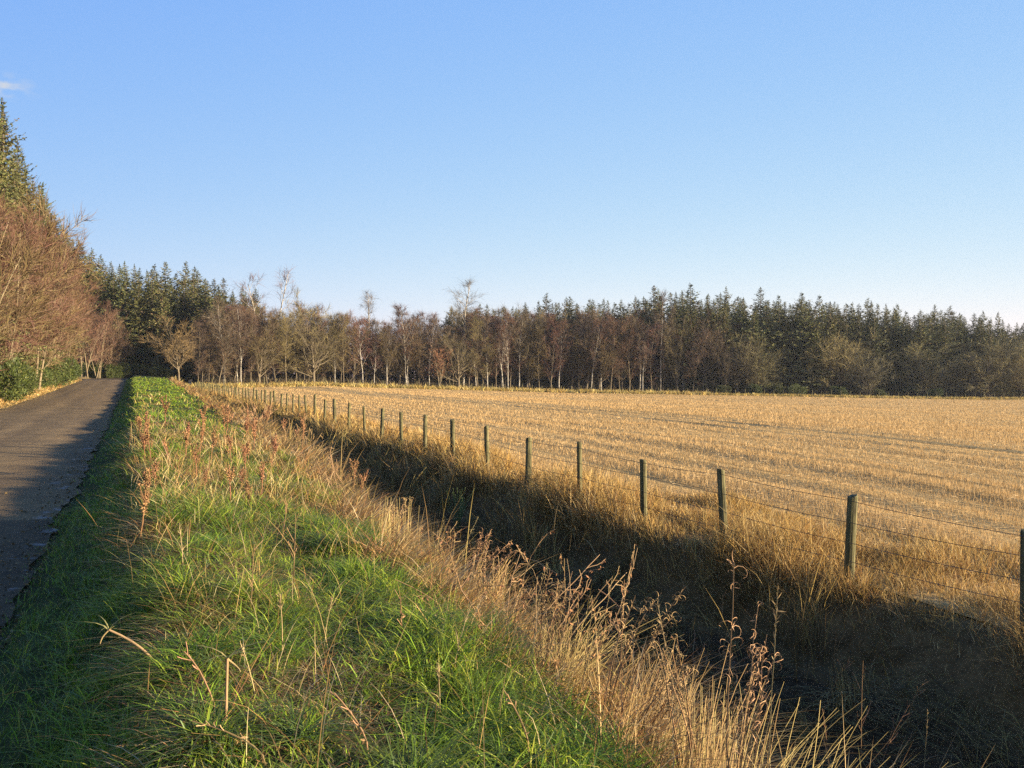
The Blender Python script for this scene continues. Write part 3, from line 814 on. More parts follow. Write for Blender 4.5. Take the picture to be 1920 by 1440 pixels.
def gorse(seed, r, h, cols):
    """a lumpy mound of short upright spiny sprays"""
    q = np.random.default_rng(seed); b = MB(); st_ = MB()
    lobes = [(q.normal(0, .38) * r, q.normal(0, .38) * r, q.uniform(.25, .62) * h, q.uniform(.32, .5) * r, q.uniform(.28, .42) * h) for _ in range(11)]
    for lx, ly, lz, lr, lh in lobes:
        n = 900; u = q.normal(size=(n, 3)); u /= np.linalg.norm(u, axis=1)[:, None]; rr = q.uniform(.7, 1.05, n)[:, None]
        P = np.array([lx, ly, lz]) + u * rr * np.array([lr, lr, lh]); P = P[P[:, 2] > -.02]
        nn = (u * .7 + np.array([0, 0, .8]))[:len(P)]
        c = np.array(cols)[q.integers(0, len(cols), len(P))] * q.uniform(.7, 1.3, (len(P), 1))
        b.leaves(P, q.uniform(.07, .19, len(P)), c, nn, 3.4)
        st_.tube(grow(q, (lx * .3, ly * .3, -.1), np.array([lx, ly, lz + .3]), lz + .3, 0, 4, .1), np.linspace(.035, .01, 5), (1, 1, 1), 5)
    return st_.mesh('trunk', M_BARK, True), b.mesh('crown', M_LEAF)


GORSE = [gorse(300 + i, 1.5, 1.9, [(.05, .068, .016), (.068, .088, .02), (.038, .05, .014), (.10, .11, .026)]) for i in range(3)]


def plant(name, protos, k, px_or_xy, height, proto_h, label, cat, group=None, wid=1.0, rz=None, D=None, dz=0.0, lean=0.0):
    x, y = px_or_xy if D is None else pxd(px_or_xy, D)
    z = tz(x, y) + dz; t, c = protos[k % len(protos)]
    r = empty(name, (x, y, z), random.uniform(0, 6.28) if rz is None else rz); s_ = height / proto_h
    r.scale = (s_ * wid, s_ * wid, s_)
    if lean: r.rotation_euler[0] = lean
    tag(r, label, cat, group)
    for nm, me in (('trunk', t), ('crown', c)):
        o = bpy.data.objects.new(nm, me); COL.objects.link(o); o.parent = r
    return r


def hgt(px, D, top):
    x, y = pxd(px, D); return EYE + (HOR - top) / F * D - tz(x, y)


random.seed(11)
# --- trees that stand out at the edge of the far wood: kind, column, depth behind the edge, row of the top, width, label
FRONT = [
    (BIRCH, 0, 418, 2, 562, 1.0, 'slim white-trunked birch at the wood edge, just right of the lone roadside tree'),
    (BIRCH, 1, 445, 4, 572, 1.0, 'leaning pale birch with reddish twigs, second right of the lone roadside tree'),
    (FORK, 0, 500, 9, 497, 1.0, 'tallest birch with a forked white trunk rising above the wood'),
    (BUSHY, 2, 585, 6, 541, .95, 'broad olive-brown bare tree with a domed crown right of the forked birch'),
    (BIRCH, 2, 512, 3, 622, .9, 'short birch in front of the forked birch'),
    (BIRCH, 3, 629, 2, 628, .9, 'small dark birch below the right side of the domed olive tree'),
    (BIRCH, 4, 666, 3, 585, .7, 'thin straight birch just right of the domed olive tree'),
    (TALL, 0, 694, 16, 547, 1.0, 'tall feathery grey birch poking above the wood right of the domed tree'),
    (BIRCH, 0, 725, 2, 608, .9, 'white-footed birch standing left of the crooked birch'),
    (BIRCH, 1, 763, 2, 572, .9, 'crooked birch with a bright bending trunk in mid wood edge'),
    (SHRUB, 1, 818, 0, 640, 1.3, 'low rust-brown spreading tree at the wood edge right of the crooked birch'),
    (TALL, 1, 868, 8, 528, 1.15, 'tall grey birch with a rounded airy top, highest at mid wood'),
    (BIRCH, 2, 893, 2, 605, .9, 'slender birch right beside the tall airy-topped birch'),
    (BIRCH, 3, 914, 3, 588, .9, 'dull birch second right of the tall airy-topped birch'),
    (BIRCH, 4, 940, 2, 592, .8, 'thin birch just left of the brightest white trunk'),
    (BIRCH, 0, 953, 1, 582, .75, 'birch with the brightest straight white trunk near mid picture'),
    (BROAD, 1, 992, 4, 566, .8, 'wide russet bare tree right of the brightest white trunk'),
    (BIRCH, 1, 1048, 2, 602, 1.0, 'twin-footed reddish birch below the spruce spires'),
    (BIRCH, 2, 1108, 1, 598, .8, 'pale birch with few twigs, left of a matching pair'),
    (BIRCH, 3, 1128, 2, 582, .9, 'pale birch with upright limbs, right of a matching pair'),
    (BROAD, 2, 1166, 4, 568, .8, 'grey-brown bare tree with a tall oval crown among the birches'),
    (BIRCH, 4, 1205, 2, 600, .9, 'russet birch between the oval tree and the thin tall birch'),
    (BIRCH, 0, 1238, 3, 553, .75, 'thin tall birch with a purple pointed crown before the spruces'),
    (BROAD, 3, 1270, 3, 588, .6, 'round-headed reddish tree between the pointed birch and the fan-shaped tree'),
    (BROAD, 1, 1327, 3, 568, .75, 'fan-shaped bare tree standing out against dark spruce'),
    (BUSHY, 0, 1410, 2, 606, 1.1, 'dark spreading oak-like tree at the left end of the bushy row'),
    (BUSHY, 2, 1560, 3, 600, 1.2, 'large olive bushy tree with an upswept crown in the bushy row'),
    (BUSHY, 1, 1625, 1, 640, 1.0, 'low brown tree right against the large upswept bushy tree'),
    (BUSHY, 3, 1740, 2, 626, 1.2, 'wide greyish bushy tree second from the right end of the row'),
    (BUSHY, 0, 1848, 2, 613, 1.6, 'biggest wide grey-green dome of bare branches by the right border'),
    (BUSHY, 2, 1925, 0, 650, 1.2, 'bushy tree cut by the right border'),
]
for pr, k, px, dd, top, wd, lab in FRONT:
    D = float(edgeD(px)) + 3 + dd; H = hgt(px, D, top)
    ph = 16 if pr in (TALL, FORK) else 12 if pr is BIRCH else 5 if pr is SHRUB else 10 if pr is BUSHY else 11
    name = 'birch_tree' if pr in (BIRCH, TALL, FORK) else 'bare_tree'
    plant(name, pr, k, px, H, ph, lab, 'tree', 'bare trees at the front of the far wood', wd, D=D)
plant('bare_tree', LONE, 0, 338, 9.0, 9, 'lone small olive tree leaning by the far end of the ditch', 'tree', wid=1.0, D=97, rz=.6)

# --- the trees behind them, named by the landmark tree they stand nearest to
MARKS = [(338, 'the lone roadside tree'), (418, 'the slim white birch'), (500, 'the tallest forked birch'), (585, 'the domed olive tree'), (666, 'the thin straight birch'), (694, 'the tall feathery birch'),
         (763, 'the crooked birch'), (818, 'the low rust-brown tree'), (868, 'the tall airy-topped birch'), (914, 'the dull birch'), (953, 'the brightest white trunk'), (992, 'the wide russet tree'), (1048, 'the twin-footed birch'),
         (1118, 'the matching pair of birches'), (1166, 'the oval-crowned tree'), (1238, 'the pointed purple birch'), (1270, 'the round-headed tree'), (1327, 'the fan-shaped tree'), (1410, 'the dark spreading tree'), (1485, 'the gap in the bushy row'), (1560, 'the upswept bushy tree'),
         (1625, 'the low brown tree'), (1690, 'the second gap in the bushy row'), (1740, 'the wide greyish tree'), (1848, 'the biggest grey-green dome'), (1925, 'the tree cut by the border')]
ROWS = ['just behind', 'a little behind', 'well behind', 'far behind']


def where(px, row):
    m, nm = min(MARKS, key=lambda q: abs(q[0] - px))
    return '%s %s%s' % (ROWS[row], nm, ', left of it' if px < m - 4 else ', right of it' if px > m + 4 else '')


ORD = 'first second third fourth fifth sixth seventh eighth ninth tenth eleventh twelfth thirteenth fourteenth fifteenth sixteenth seventeenth eighteenth nineteenth twentieth'.split()
ORD += ['twenty-' + w for w in ORD[:9]] + ['thirtieth'] + ['thirty-' + w for w in ORD[:9]] + ['fortieth']


n = 0
for row in range(4):
    px = 372 + row * 7
    while px < 1400:
        D = float(edgeD(px)) + 5 + row * 6 + random.uniform(-1.5, 3)
        top = float(ip(px, [(370, 585), (480, 560), (600, 580), (700, 588), (850, 585), (980, 575), (1100, 585), (1250, 590), (1400, 610)])) + random.uniform(-8, 26) + (2 - row) * 5 + (12 if row == 3 else 0)
        u = random.random()
        pr, k = (BIRCH, random.randrange(5)) if u < (.09 if row < 2 else 0) else (DULL, random.randrange(4)) if u < .76 else (BROAD, random.randrange(4))
        plant('bare_tree' if pr is BROAD else 'birch_tree', pr, k, px, hgt(px, D, top), 11 if pr is BROAD else 12,
              ('pale-stemmed birch ' if pr is BIRCH else 'bushy brown tree ' if pr is BROAD else 'dull grey-stemmed birch ') + where(px, row), 'tree',
              'pale birches inside the far wood' if pr is BIRCH else 'bushy trees inside the far wood' if pr is BROAD else 'dull birches inside the far wood', random.uniform(.8, 1.1), D=D)
        px += random.uniform(13, 24) * (1.0 if row < 2 else 1.2)
# --- spruces: behind the wood on the right, at the end of the lane, and along its left side
SKY1 = [(800, 578), (880, 572), (960, 566), (1040, 556), (1160, 552), (1250, 538), (1340, 541), (1440, 549), (1550, 560), (1650, 570), (1750, 576), (1850, 588), (1960, 598)]
for row in range(4):
    px = 832 + row * 5 if row > 0 else 1290
    while px < 1975:
        D = float(edgeD(px)) + 9 + row * 6.5 + random.uniform(-2, 2)
        top = float(ip(px, SKY1)) + random.choice((-7, 0, 4, 8, 12, 18)) + random.uniform(-3, 4) + (3 - row) * 5
        plant('spruce_tree', SPRUCE, random.randrange(6), px, hgt(px, D, top), 18, 'dark spruce ' + where(px, row), 'tree', 'spruces behind the far wood', random.uniform(1.05, 1.6), D=D)
        px += random.uniform(9, 34)
px = 480.0
while px < 850:                                   # younger spruces closing the back of the wood
    D = float(edgeD(px)) + 34 + random.uniform(-2, 3)
    plant('spruce_tree', SPRUCE, random.randrange(6), px, hgt(px, D, 618 + random.uniform(-18, 22)), 18, 'dim young spruce ' + where(px, 3), 'tree', 'young spruces behind the wood', random.uniform(1.1, 1.4), D=D)
    px += random.uniform(11, 20)
SKY2 = [(50, 365), (75, 378), (100, 398), (130, 425), (170, 460), (205, 486), (258, 478), (300, 492), (345, 488), (400, 512), (440, 520), (490, 540)]
for row in range(3):
    px = 62 + row * 9; k = 0
    while px < 490:
        D = 139 + row * 8 + random.uniform(-2, 3)
        if px > 330: D = max(D, float(edgeD(px)) + 22 + row * 6)
        top = float(ip(px, SKY2)) + random.uniform(-4, 26) + (2 - row) * 10
        plant('spruce_tree', SPRUCE, random.randrange(6), px, hgt(px, D, top), 18, 'spruce closing the far end of the lane, %s from the left in the %s row' % (ORD[k], ('front', 'middle', 'rear')[row]), 'tree', 'spruces at the end of the lane', random.uniform(.95, 1.35), D=D); k += 1
        px += random.uniform(16, 28)
for row in range(3):
    y = 50.0; k = 0
    while y < 114:
        x = -9.2 - row * 3.6 + random.uniform(-.6, .6)
        plant('spruce_tree', SPRUCE_FINE, random.randrange(3), (x, y), random.uniform(19, 22.5) + row, 18, 'towering spruce left of the lane, %s from the near end in the %s row' % (ORD[k], ('front', 'middle', 'rear')[row]), 'tree', 'spruces left of the lane', random.uniform(.8, .98)); k += 1
        y += random.uniform(3.0, 4.6)
# --- pale multi-stemmed trees and gorse on the left of the lane
y = 43.0; k = 0
while y < 106:
    x = -7.1 + random.uniform(-.4, .4)
    plant('alder_tree', ALDER, k, (x, y), float(ip(y, [(43, 10.6), (65, 12.6), (85, 13), (106, 11.5)])) * random.uniform(.88, 1.06), 10, 'tan many-stemmed tree left of the lane, %s from the near end' % ORD[k], 'tree', 'many-stemmed trees left of the lane', random.uniform(.75, .95))
    y += random.uniform(2.8, 4.2); k += 1
for px, D, H, lab in [(163, 116, 12, 'russet bare tree at the outer side of the lane bend, leftmost of four'), (182, 119, 11, 'russet bare tree at the lane bend, second of four from the left'),
                      (200, 122, 10, 'russet bare tree at the lane bend, third of four from the left'), (216, 125, 8, 'lowest russet bare tree at the lane bend, rightmost of four')]:
    plant('alder_tree', ALDER, 1, px, H, 10, lab, 'tree', 'russet trees at the lane bend', .8, D=D)
for i, px in enumerate((178, 192, 206, 219, 238, 256, 274, 292, 312)):
    plant('gorse_bush', GORSE, i, px, 2.2 if px < 225 else 1.7, 1.9, 'dark bush closing the end of the lane, %s from the left' % ORD[i], 'bush', 'dark bushes at the end of the lane', 1.1, D=122 if px < 225 else 128)
for (px, D, H, lab) in [(92, 118, 22, 'thin feathery birch top rising above the tan trees on the left'), (130, 126, 20.5, 'second thin birch top drooping above the tan trees on the left')]:
    plant('birch_tree', TALL, 0, px, H, 16, lab, 'tree', D=D)
y = 40.0; k = 0
while y < 108:
    x = -6.9 + random.uniform(-.4, .3)
    plant('gorse_bush', GORSE, k, (x, y), random.uniform(1.6, 2.5), 1.9, 'dark green gorse bush left of the lane, %s from the near end' % ORD[k], 'bush', 'gorse bushes left of the lane', random.uniform(.75, 1.1)); k += 1
    y += random.uniform(1.8, 2.8)
for px, hh, lab in [(1352, 1.8, 'bright green broom bush at the foot of the fan-shaped tree'), (1412, 2.2, 'green gorse bush under the dark spreading tree'), (1452, 2.2, 'green gorse bush second right of the fan-shaped tree'),
                    (1492, 2.3, 'upright green broom bush left of the large bushy tree'), (1572, 2.0, 'small green bush below the large upswept bushy tree'), (1650, 1.6, 'low green bush beside the low brown tree'), (1752, 1.9, 'green gorse bush below the wide greyish tree')]:
    plant('gorse_bush', GORSE, px, px, hh, 1.9, lab, 'bush', 'green bushes along the far fence', 1.0, D=float(edgeD(px)) + 2.6)

# low thicket on the floor of the wood: nobody could count its twigs
px = np.concatenate([rng.uniform(385, 1960, 5200), rng.uniform(385, 900, 1200)]); D = edgeD(px) + rng.uniform(4.5, 34, len(px))
k = 3; px = np.repeat(px, k); D = np.repeat(D, k); x, y = pxd(px, D); x = x + rng.normal(0, .5, len(x)); y = y + rng.normal(0, .5, len(y))
m = np.abs(x - bend(y) + 3) > 4.2; x, y = x[m], y[m]; tid = np.repeat(np.arange(6400), k)[m]
sward('undergrowth', M_TWIG, (x, y, tid), (.5, 2.2), (.05, .10), (.1, .5), (.1, .5), [(.07, .055, .035), (.09, .065, .04), (.05, .045, .025), (.11, .08, .045)],
      'dim brown undergrowth between the trunks of the far wood', 'undergrowth', px=.5)

# ------------------------------------------------------------------ single plants of the verge and ditch
def stem_path(q, h, lean, az, curl=.05, n=7):
    t = np.linspace(0, 1, n); o_ = (lean * t ** 1.5) * h
    p = np.stack([o_ * math.cos(az), o_ * math.sin(az), t * h * (1 - .25 * lean * t)], 1)
    p[1:] += np.cumsum(q.normal(0, curl * h / n, (n - 1, 3)) * np.array([1, 1, .2]), 0); p[0, 2] = -.04
    return p


def hook(b, q, p, d, r, w, col):
    """a small curled wisp"""
    d = d / (np.linalg.norm(d) + 1e-9); u = np.cross(d, q.normal(size=3)); u /= np.linalg.norm(u) + 1e-9
    a = np.linspace(0, q.uniform(2.4, 5.0), 7); rr = r * (1 - .1 * a)
    pts = p + d[None] * (rr * np.sin(a))[:, None] + u[None] * (r - rr * np.cos(a))[:, None]
    b.tube(pts, np.linspace(w, w * .4, 7), col, 3, False)


def make_plant(kind, seed, loc, h, D, label, group=None, lean=.1, az=0.0, name=None, fat=1.0):
    q = np.random.default_rng(seed); root = empty(name or {'dock': 'dock_plant', 'willowherb': 'willowherb_plant', 'stalk': 'dead_stalk', 'panicle': 'grass_stalk', 'bundle': 'straw_tussock', 'broom': 'broom_plant', 'hogweed': 'hogweed_stalk', 'bramble': 'dead_weed'}[kind], loc, 0)
    tag(root, label, {'broom': 'shrub', 'bundle': 'tussock'}.get(kind, 'plant'), group)
    pxm = D * PXM; wmin = .45 * pxm * fat
    S, Hd = MB(), MB()
    def R(r): return max(r, wmin * .55)
    if kind == 'dock':
        rc = np.array([(.21, .105, .05), (.27, .14, .065), (.16, .085, .045)])
        p = stem_path(q, h, lean, az); S.tube(p, np.linspace(R(.006), R(.003), 7), (.25, .12, .06), 5)
        tops = [(p, .45)]
        for _ in range(4):
            c, d = along(p, q.uniform(.4, .75)); sp = grow(q, c, side_dir(q, d, q.uniform(.25, .5)), h * q.uniform(.2, .38), 0, 4, .05, .1); S.tube(sp, R(.0025), (.25, .12, .06), 4); tops.append((sp, .15))
        for pp, t0 in tops:
            n = 60; c = np.array([along(pp, t0 + (1 - t0) * u)[0] for u in q.uniform(0, 1, n)]) + q.normal(0, .011, (n, 3))
            Hd.leaves(c, q.uniform(.010, .024, n) * min(1.6, max(1, pxm / .012)), rc[q.integers(0, 3, n)] * q.uniform(.7, 1.4, (n, 1)), None, 1.6)
        tag(Hd.build('seed_head', M_STEM, root), kind='stuff')
    elif kind == 'willowherb':
        for s_ in range(q.integers(5, 9)):
            l2 = lean * q.uniform(.5, 1.5); a2 = az + q.normal(0, .5); hh = h * q.uniform(.7, 1.05)
            p = stem_path(q, hh, l2, a2, .06) + np.array([q.normal(0, .04), q.normal(0, .04), 0]); S.tube(p, np.linspace(R(.0045), R(.002), 7), np.array((.27, .16, .075)) * q.uniform(.8, 1.4), 4)
            for _ in range(20):
                c, d = along(p, q.uniform(.55, 1)); hook(Hd, q, c, side_dir(q, d, q.uniform(.4, 1.1)), q.uniform(.012, .034), R(.0018) * .8, np.array((.30, .19, .09)) * q.uniform(.7, 1.5))
            n = 14; c = np.array([along(p, u)[0] for u in q.uniform(.2, .95, n)]); dd = q.normal(0, .6, (n, 3)); dd[:, 2] -= .8
            Hd.leaves(c, q.uniform(.015, .045, n), np.array((.26, .165, .08)) * q.uniform(.6, 1.4, (n, 1)), dd, 8)
        tag(Hd.build('seed_head', M_STEM, root), kind='stuff')
    elif kind == 'panicle':
        p = stem_path(q, h, lean, az, .03, 9); S.tube(p, np.linspace(R(.0028), R(.0014), 9), (.46, .35, .17), 4)
        n = 26; u = q.uniform(.72, 1, n); c = np.array([along(p, v)[0] for v in u]); tipd = p[-1] - p[-3]; tipd /= np.linalg.norm(tipd)
        dd = tipd[None] + q.normal(0, .12, (n, 3)); dd[:, 2] -= .1
        Hd.leaves(c, q.uniform(.015, .04, n), np.array((.34, .25, .12)) * q.uniform(.6, 1.3, (n, 1)), dd, 9); tag(Hd.build('seed_head', M_STRAW, root), kind='stuff')
        L = MB(); k = 3; L.blades(np.array([along(p, v)[0] for v in (.12, .25, .4)]), q.uniform(0, 6.28, k), h * .3, R(.004), .5, .9, np.tile((.5, .36, .17), (k, 1)), 4); tag(L.build('foliage', M_STRAW, root), kind='stuff')
    elif kind == 'stalk':
        p = stem_path(q, h, lean, az, .03); S.tube(p, np.linspace(R(.0042), R(.002), 7), np.array((.22, .14, .065)) * q.uniform(.6, 1.5), 6)
        for _ in range(5):
            c, d = along(p, q.uniform(.35, .95)); sp = grow(q, c, side_dir(q, d, q.uniform(.4, .9)), h * q.uniform(.08, .22), 0, 3, .1, .1); S.tube(sp, R(.002), (.34, .2, .1), 4)
        L = MB(); n = 8; c = np.array([along(p, u)[0] for u in q.uniform(.1, .9, n)]); dd = q.normal(0, 1, (n, 3)); dd[:, 2] -= .9
        L.leaves(c, q.uniform(.015, .035, n), np.array((.20, .12, .055)) * q.uniform(.6, 1.4, (n, 1)), dd, 3); tag(L.build('foliage', M_STEM, root), kind='stuff')
    elif kind == 'hogweed':
        p = stem_path(q, h, lean, az, .02); S.tube(p, np.linspace(R(.006), R(.005), 7), (.28, .18, .09), 9)
        c = p[-1]; k = grow(q, c, np.array([math.cos(az + .5), math.sin(az + .5), -.9]), h * .28, 0, 5, .15, -.2); Bk = MB(); Bk.tube(k, np.linspace(R(.004), R(.002), 6), (.28, .19, .09), 8); Bk.build('broken_stem', M_STEM, root)
        L = MB(); n = 5; L.blades(np.tile(c, (n, 1)), q.uniform(0, 6.28, n), h * .35, .008, .9, 1.2, np.tile((.3, .26, .1), (n, 1)), 4); tag(L.build('foliage', M_STRAW, root), kind='stuff')
    elif kind == 'bundle':
        for _ in range(46):
            a2 = az + q.normal(0, .45); l2 = lean * q.uniform(.3, 1.5); hh = h * q.uniform(.5, 1.1)
            p = stem_path(q, hh, l2, a2, .03, 7) + np.array([q.normal(0, .09), q.normal(0, .09), 0]); S.tube(p, np.linspace(R(.0022), R(.0012) * .7, 7), np.array((.43, .31, .13)) * q.uniform(.6, 1.25), 3, False)
        n = 60; bs = q.normal(0, .14, (n, 3)); bs[:, 2] = 0; L = MB()
        L.blades(bs, az + q.normal(0, 1.0, n), q.uniform(.2, .5, n), R(.004), .7, 1.1, np.array(STRAW)[q.integers(0, 5, n)], 4); tag(L.build('foliage', M_STRAW, root), kind='stuff')
    elif kind == 'broom':
        for _ in range(26):
            p = stem_path(q, h * q.uniform(.55, 1.05), q.uniform(.05, .45), q.uniform(0, 6.28), .02) ; S.tube(p, np.linspace(R(.003), R(.0015), 7), np.array((.13, .19, .07)) * q.uniform(.7, 1.3), 4)
        n = 60; L = MB(); L.leaves(np.stack([q.normal(0, .08 * h, n), q.normal(0, .08 * h, n), q.uniform(.1, .8, n) * h], 1), q.uniform(.02, .05, n), np.array((.12, .18, .06)), None, 4); tag(L.build('foliage', M_LEAF, root), kind='stuff')
    elif kind == 'bramble':
        for _ in range(9):
            p = grow(q, (q.normal(0, .1), q.normal(0, .1), -.03), np.array([q.normal(0, .5) + .4 * math.cos(az), q.normal(0, .5) + .4 * math.sin(az), 1.0]), h * q.uniform(.6, 1.2), 0, 7, .13, -.02)
            S.tube(p, np.linspace(R(.004), R(.0015), 8), np.array((.26, .165, .08)) * q.uniform(.6, 1.5), 4)
            for _ in range(4):
                c, d = along(p, q.uniform(.3, .95)); sp = grow(q, c, side_dir(q, d, q.uniform(.4, 1.0)), h * q.uniform(.1, .3), 0, 4, .2); S.tube(sp, R(.0014), np.array((.26, .165, .08)) * q.uniform(.6, 1.4), 3)
                n = 6; cc = np.array([along(sp, u)[0] for u in q.uniform(.3, 1, n)]); dd = q.normal(0, .6, (n, 3)); dd[:, 2] -= .7
                Hd.leaves(cc, q.uniform(.015, .035, n), np.array((.22, .12, .05)) * q.uniform(.6, 1.4, (n, 1)), dd, 3)
        tag(Hd.build('foliage', M_STEM, root), kind='stuff')
    S.build('stem', M_STEM if kind not in ('bundle', 'panicle') else M_STRAW, root)
    return root


RIGHT, LEFT, AWAY = -TH, math.pi - TH, math.pi / 2 - TH
def pp(kind, px, py, top, label, lean=.1, az=RIGHT, group=None, seed=None, fat=1.0):
    x, y, z, D = ground_at(px, py); h = (py - top) / F * D
    return make_plant(kind, seed if seed is not None else int(px * 7 + py), (x, y, z), max(h, .12), D, label, group, lean, az, fat=fat)


def on_brink(px, off):
    lo, hi = 1.0, 200
    for _ in range(60):
        y = (lo + hi) / 2; x = float(XC(y)) + off; D = x * st + y * ct
        if 960 + (x * ct - y * st) / D * F > px: lo = y
        else: hi = y
    return x, y, D


def pb(kind, px, top, label, lean=.1, az=RIGHT, off=-.05, fat=1.0):
    x, y, D = on_brink(px, off); z = tz(x, y); h = EYE - (top - HOR) / F * D - z
    return make_plant(kind, int(px * 7 + top), (x, y, z), max(h, .15), D, label, None, lean, az, fat=fat)


pp('dock', 262, 1020, 900, 'rust-red dock stalk at the edge of the shaded flank of the verge')
pp('dock', 378, 830, 757, 'darkest red-brown dock stalk on the far verge where the ditch narrows', fat=1.4)
pp('stalk', 548, 1125, 962, 'single straight brown stalk standing alone in mid verge', lean=.02)
pp('stalk', 468, 1150, 1020, 'shorter thin brown stalk left of the straight stalk in mid verge', lean=.05)
pp('hogweed', 296, 1265, 1160, 'broken tan hogweed stem bent over in the shade of the lower left', lean=.9, az=LEFT)
pp('hogweed', 420, 1372, 1240, 'thick pale broken stalk standing upright at the lower left', lean=.03, az=RIGHT)
pp('stalk', 500, 1440, 1322, 'stout stem fallen sideways across the grass at the bottom left', lean=1.2, az=LEFT)
pp('stalk', 690, 1420, 1290, 'reddish leaning stem in the grass at the bottom of the verge', lean=.5, az=LEFT)
pp('bundle', 745, 985, 868, 'sheaf of long straw stems leaning out over the ditch', lean=.9, az=RIGHT)
pp('bundle', 610, 880, 800, 'pale straw tussock on the brink beyond the leaning sheaf', lean=.6, az=RIGHT)
pp('broom', 858, 1010, 912, 'green broom shoots rising from the ditch beside the leaning sheaf', lean=.1)
pb('bramble', 955, 985, 'tangle of thin leafless stems on the brink against the dark ditch', .2, fat=1.2)
pb('bramble', 1030, 1020, 'leafy brown tangle right of the leafless stems on the brink', .3, fat=1.2)
pb('bundle', 1060, 1125, 'arching yellow tussock on the brink below the leafy tangle', .7)
pp('panicle', 1005, 1395, 1235, 'lone stalk with a pale feathery head leaning right across the verge', lean=.35, fat=1.3)
pb('willowherb', 1135, 1068, 'dead willowherb with curled tops leaning right over the ditch', .3, fat=1.2)
pb('stalk', 1160, 1085, 'thin wavy stalk just behind the leaning willowherb', .05, off=.15)
pb('willowherb', 1385, 1065, 'largest dead willowherb with a swirl of curled tops by the ditch', .12, fat=1.3)
pb('willowherb', 1300, 1150, 'lower brown willowherb left of the largest one', .2, LEFT, fat=1.2)
pb('panicle', 1290, 1115, 'tall fine grass stalk left of the largest willowherb', .15, LEFT, fat=1.2)
pb('panicle', 1440, 1095, 'tall fine grass stalk right of the largest willowherb', .05, fat=1.2)
pb('bundle', 1345, 1255, 'dense straw clump at the bottom under the largest willowherb', .2)
pb('bundle', 1215, 1215, 'rusty straw clump at the bottom left of the largest willowherb', .25)
pb('bundle', 1450, 1310, 'stiff straw stems splaying towards the ditch at the bottom', .5)
for i, (px, py, top, ln, lab) in enumerate([(1690, 1180, 1035, .35, 'long bleached stem leaning left from the fence bank'), (1245, 1010, 940, .1, 'upright pale stalks on the far bank between two posts')]):
    pp('panicle', px, py, top, lab, ln, LEFT)
pp('stalk', 1615, 1500, 1240, 'thin bare stalk rising from the dark ditch at lower right', lean=.03)
pp('stalk', 1560, 1480, 1330, 'short grey stalk in the dark ditch left of the thin bare stalk', lean=.1, az=LEFT)
pp('panicle', 1735, 1500, 1335, 'short bleached stalk at the lower right in the dark ditch', lean=.03)
pp('stalk', 1640, 1500, 1310, 'crooked branching stem in the dark ditch at lower right', lean=.35)
q = np.random.default_rng(77)
for i, py in enumerate(sorted(q.uniform(815, 975, 30), reverse=True)):
    px = q.uniform(250, 520)
    if px > 300 + (py - 800) * 1.5 + 120: px = 420
    pp('dock', px, py, py - q.uniform(45, 85), 'small rust-red dock stalk in mid verge, %s counting from the nearest' % ORD[i], q.uniform(.02, .15), q.uniform(0, 6.28), 'dock stalks in mid verge', seed=400 + i)
for i, py in enumerate(sorted(q.uniform(1020, 1420, 13), reverse=True)):
    px = q.uniform(300, 1050)
    if px > 620 + (py - 1000) * .95: continue
    pp('panicle' if i % 3 else 'stalk', px, py, py - q.uniform(70, 150), ('thin feathery grass stalk' if i % 3 else 'bare brown stalk') + ' in the green verge, %s counting from the bottom edge' % ORD[i], q.uniform(.02, .4), q.uniform(0, 6.28), 'thin stalks in the green verge', seed=500 + i)
for i, y_ in enumerate(sorted(q.uniform(9, 30, 26))):
    x_ = XC(y_) + q.uniform(.1, 1.3); D_ = x_ * st + y_ * ct
    make_plant('dock' if i % 2 else 'bramble', 600 + i, (x_, y_, tz(x_, y_)), q.uniform(.6, 1.15), D_, ('rusty dock' if i % 2 else 'tangled brown weed') + ' standing in the shaded ditch, %s weed from the near end' % ORD[i], 'dead weeds in the ditch', q.uniform(.05, .3), q.uniform(0, 6.28))
for i, y_ in enumerate(sorted(q.uniform(2.6, 9, 16))):
    x_ = XC(y_) + q.uniform(-.15, .5); D_ = x_ * st + y_ * ct
    make_plant(('bundle', 'willowherb', 'panicle', 'bramble')[i % 4], 650 + i, (x_, y_, tz(x_, y_)), q.uniform(.35, .7), D_, ('straw tussock', 'curly-topped dead weed', 'fine grass stalk', 'tangled brown weed')[i % 4] + ' in the ragged brink fringe, %s plant from the bottom edge' % ORD[i], 'ragged weeds along the near brink', q.uniform(.1, .5), RIGHT + q.normal(0, .8))


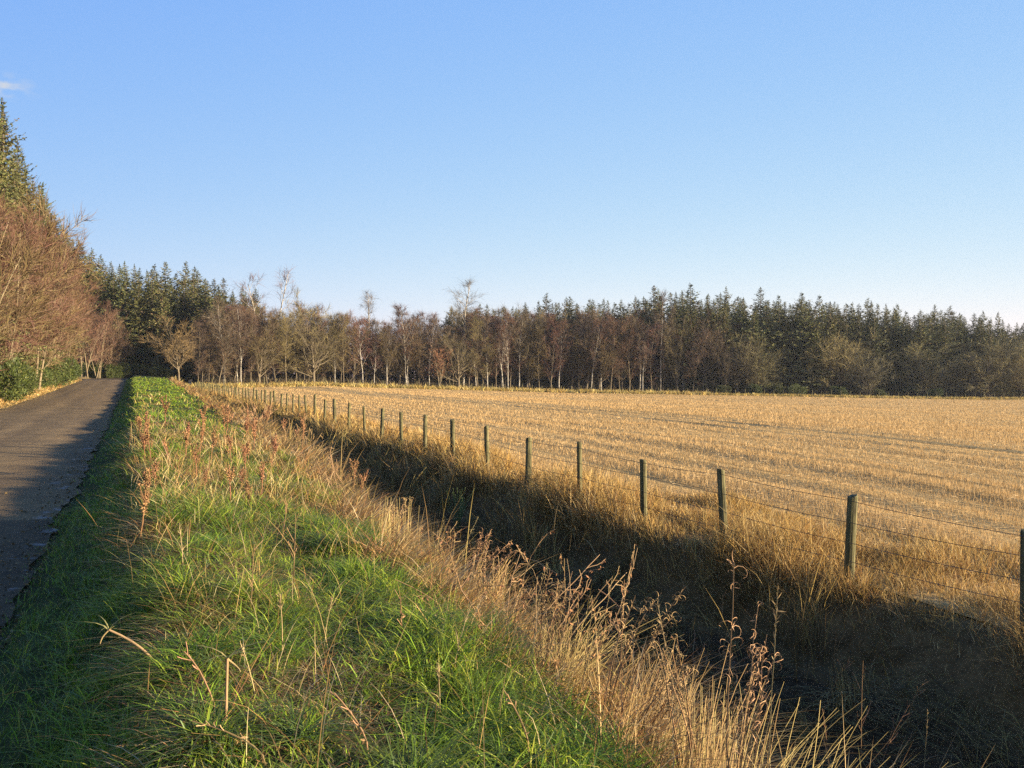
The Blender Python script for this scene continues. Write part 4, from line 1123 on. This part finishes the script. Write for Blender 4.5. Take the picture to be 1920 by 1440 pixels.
def molehill(seed, px, py, r, label):
    """a heap of crumbled dark earth"""
    q = np.random.default_rng(seed); x, y, z, D = ground_at(px, py); n = 16; V = [(0, 0, r * .5)]; Fc = []
    for i in range(1, 6):
        for j in range(n):
            a = j / n * 6.283; rr = r * i / 5 * (1 + q.normal(0, .06)); V.append((rr * math.cos(a), rr * math.sin(a), r * .5 * (1 - (i / 5) ** 1.6) - .02 + q.normal(0, r * .05)))
    for j in range(n): Fc.append((0, 1 + j, 1 + (j + 1) % n))
    for i in range(4):
        for j in range(n):
            a_, b_ = 1 + i * n + j, 1 + i * n + (j + 1) % n; Fc += [(a_, a_ + n, b_ + n), (a_, b_ + n, b_)]
    o = bpy.data.objects.new('molehill', mesh_from('molehill', np.array(V), np.array(Fc), np.tile((.05, .032, .018), (len(V), 1)), M_SOIL)); COL.objects.link(o)
    o.location = (x, y, z + .03); tag(o, label, 'molehill', 'molehills in the verge')


molehill(1, 672, 990, .17, 'dark molehill in the grass near the brink, left of the leaning sheaf')
molehill(2, 590, 975, .13, 'smaller molehill left of the one near the brink')

for i, y_ in enumerate(sorted(q.uniform(3.5, 10, 18))):
    x_ = float(XC(y_)) + .9 + q.uniform(0, 1) * (float(XF(y_)) - float(XC(y_)) - 1.8); D_ = x_ * st + y_ * ct
    make_plant(('bramble', 'bundle', 'stalk')[i % 3], 700 + i, (x_, y_, tz(x_, y_)), q.uniform(.4, .85), D_, ('tangled brown weed', 'matted straw tussock', 'bare dead stalk')[i % 3] + ' down in the dark near ditch, %s from the bottom edge' % ORD[i], 'weeds down in the near ditch', q.uniform(.1, .6), q.uniform(0, 6.28))

# ------------------------------------------------------------------ the thin winter air
hm, ht, ho = nodes('winter_air')
pv = N(ht, 'ShaderNodeVolumePrincipled'); pv.inputs['Color'].default_value = (.86, .91, 1.0, 1); pv.inputs['Density'].default_value = .00013; pv.inputs['Anisotropy'].default_value = .2
ht.links.new(pv.outputs[0], ho.inputs['Volume'])
hx0, hx1, hy0, hy1, hz0, hz1 = -90, 300, -30, 330, -9, 36
hv = np.array([(x, y, z) for z in (hz0, hz1) for y in (hy0, hy1) for x in (hx0, hx1)], float)
hf = np.array([(0, 2, 3, 1), (4, 5, 7, 6), (0, 1, 5, 4), (2, 6, 7, 3), (0, 4, 6, 2), (1, 3, 7, 5)])
hz = bpy.data.objects.new('haze', mesh_from('haze', hv, hf, None, hm)); COL.objects.link(hz)
tag(hz, 'thin pale haze in the winter air over the whole scene', 'haze', kind='stuff')
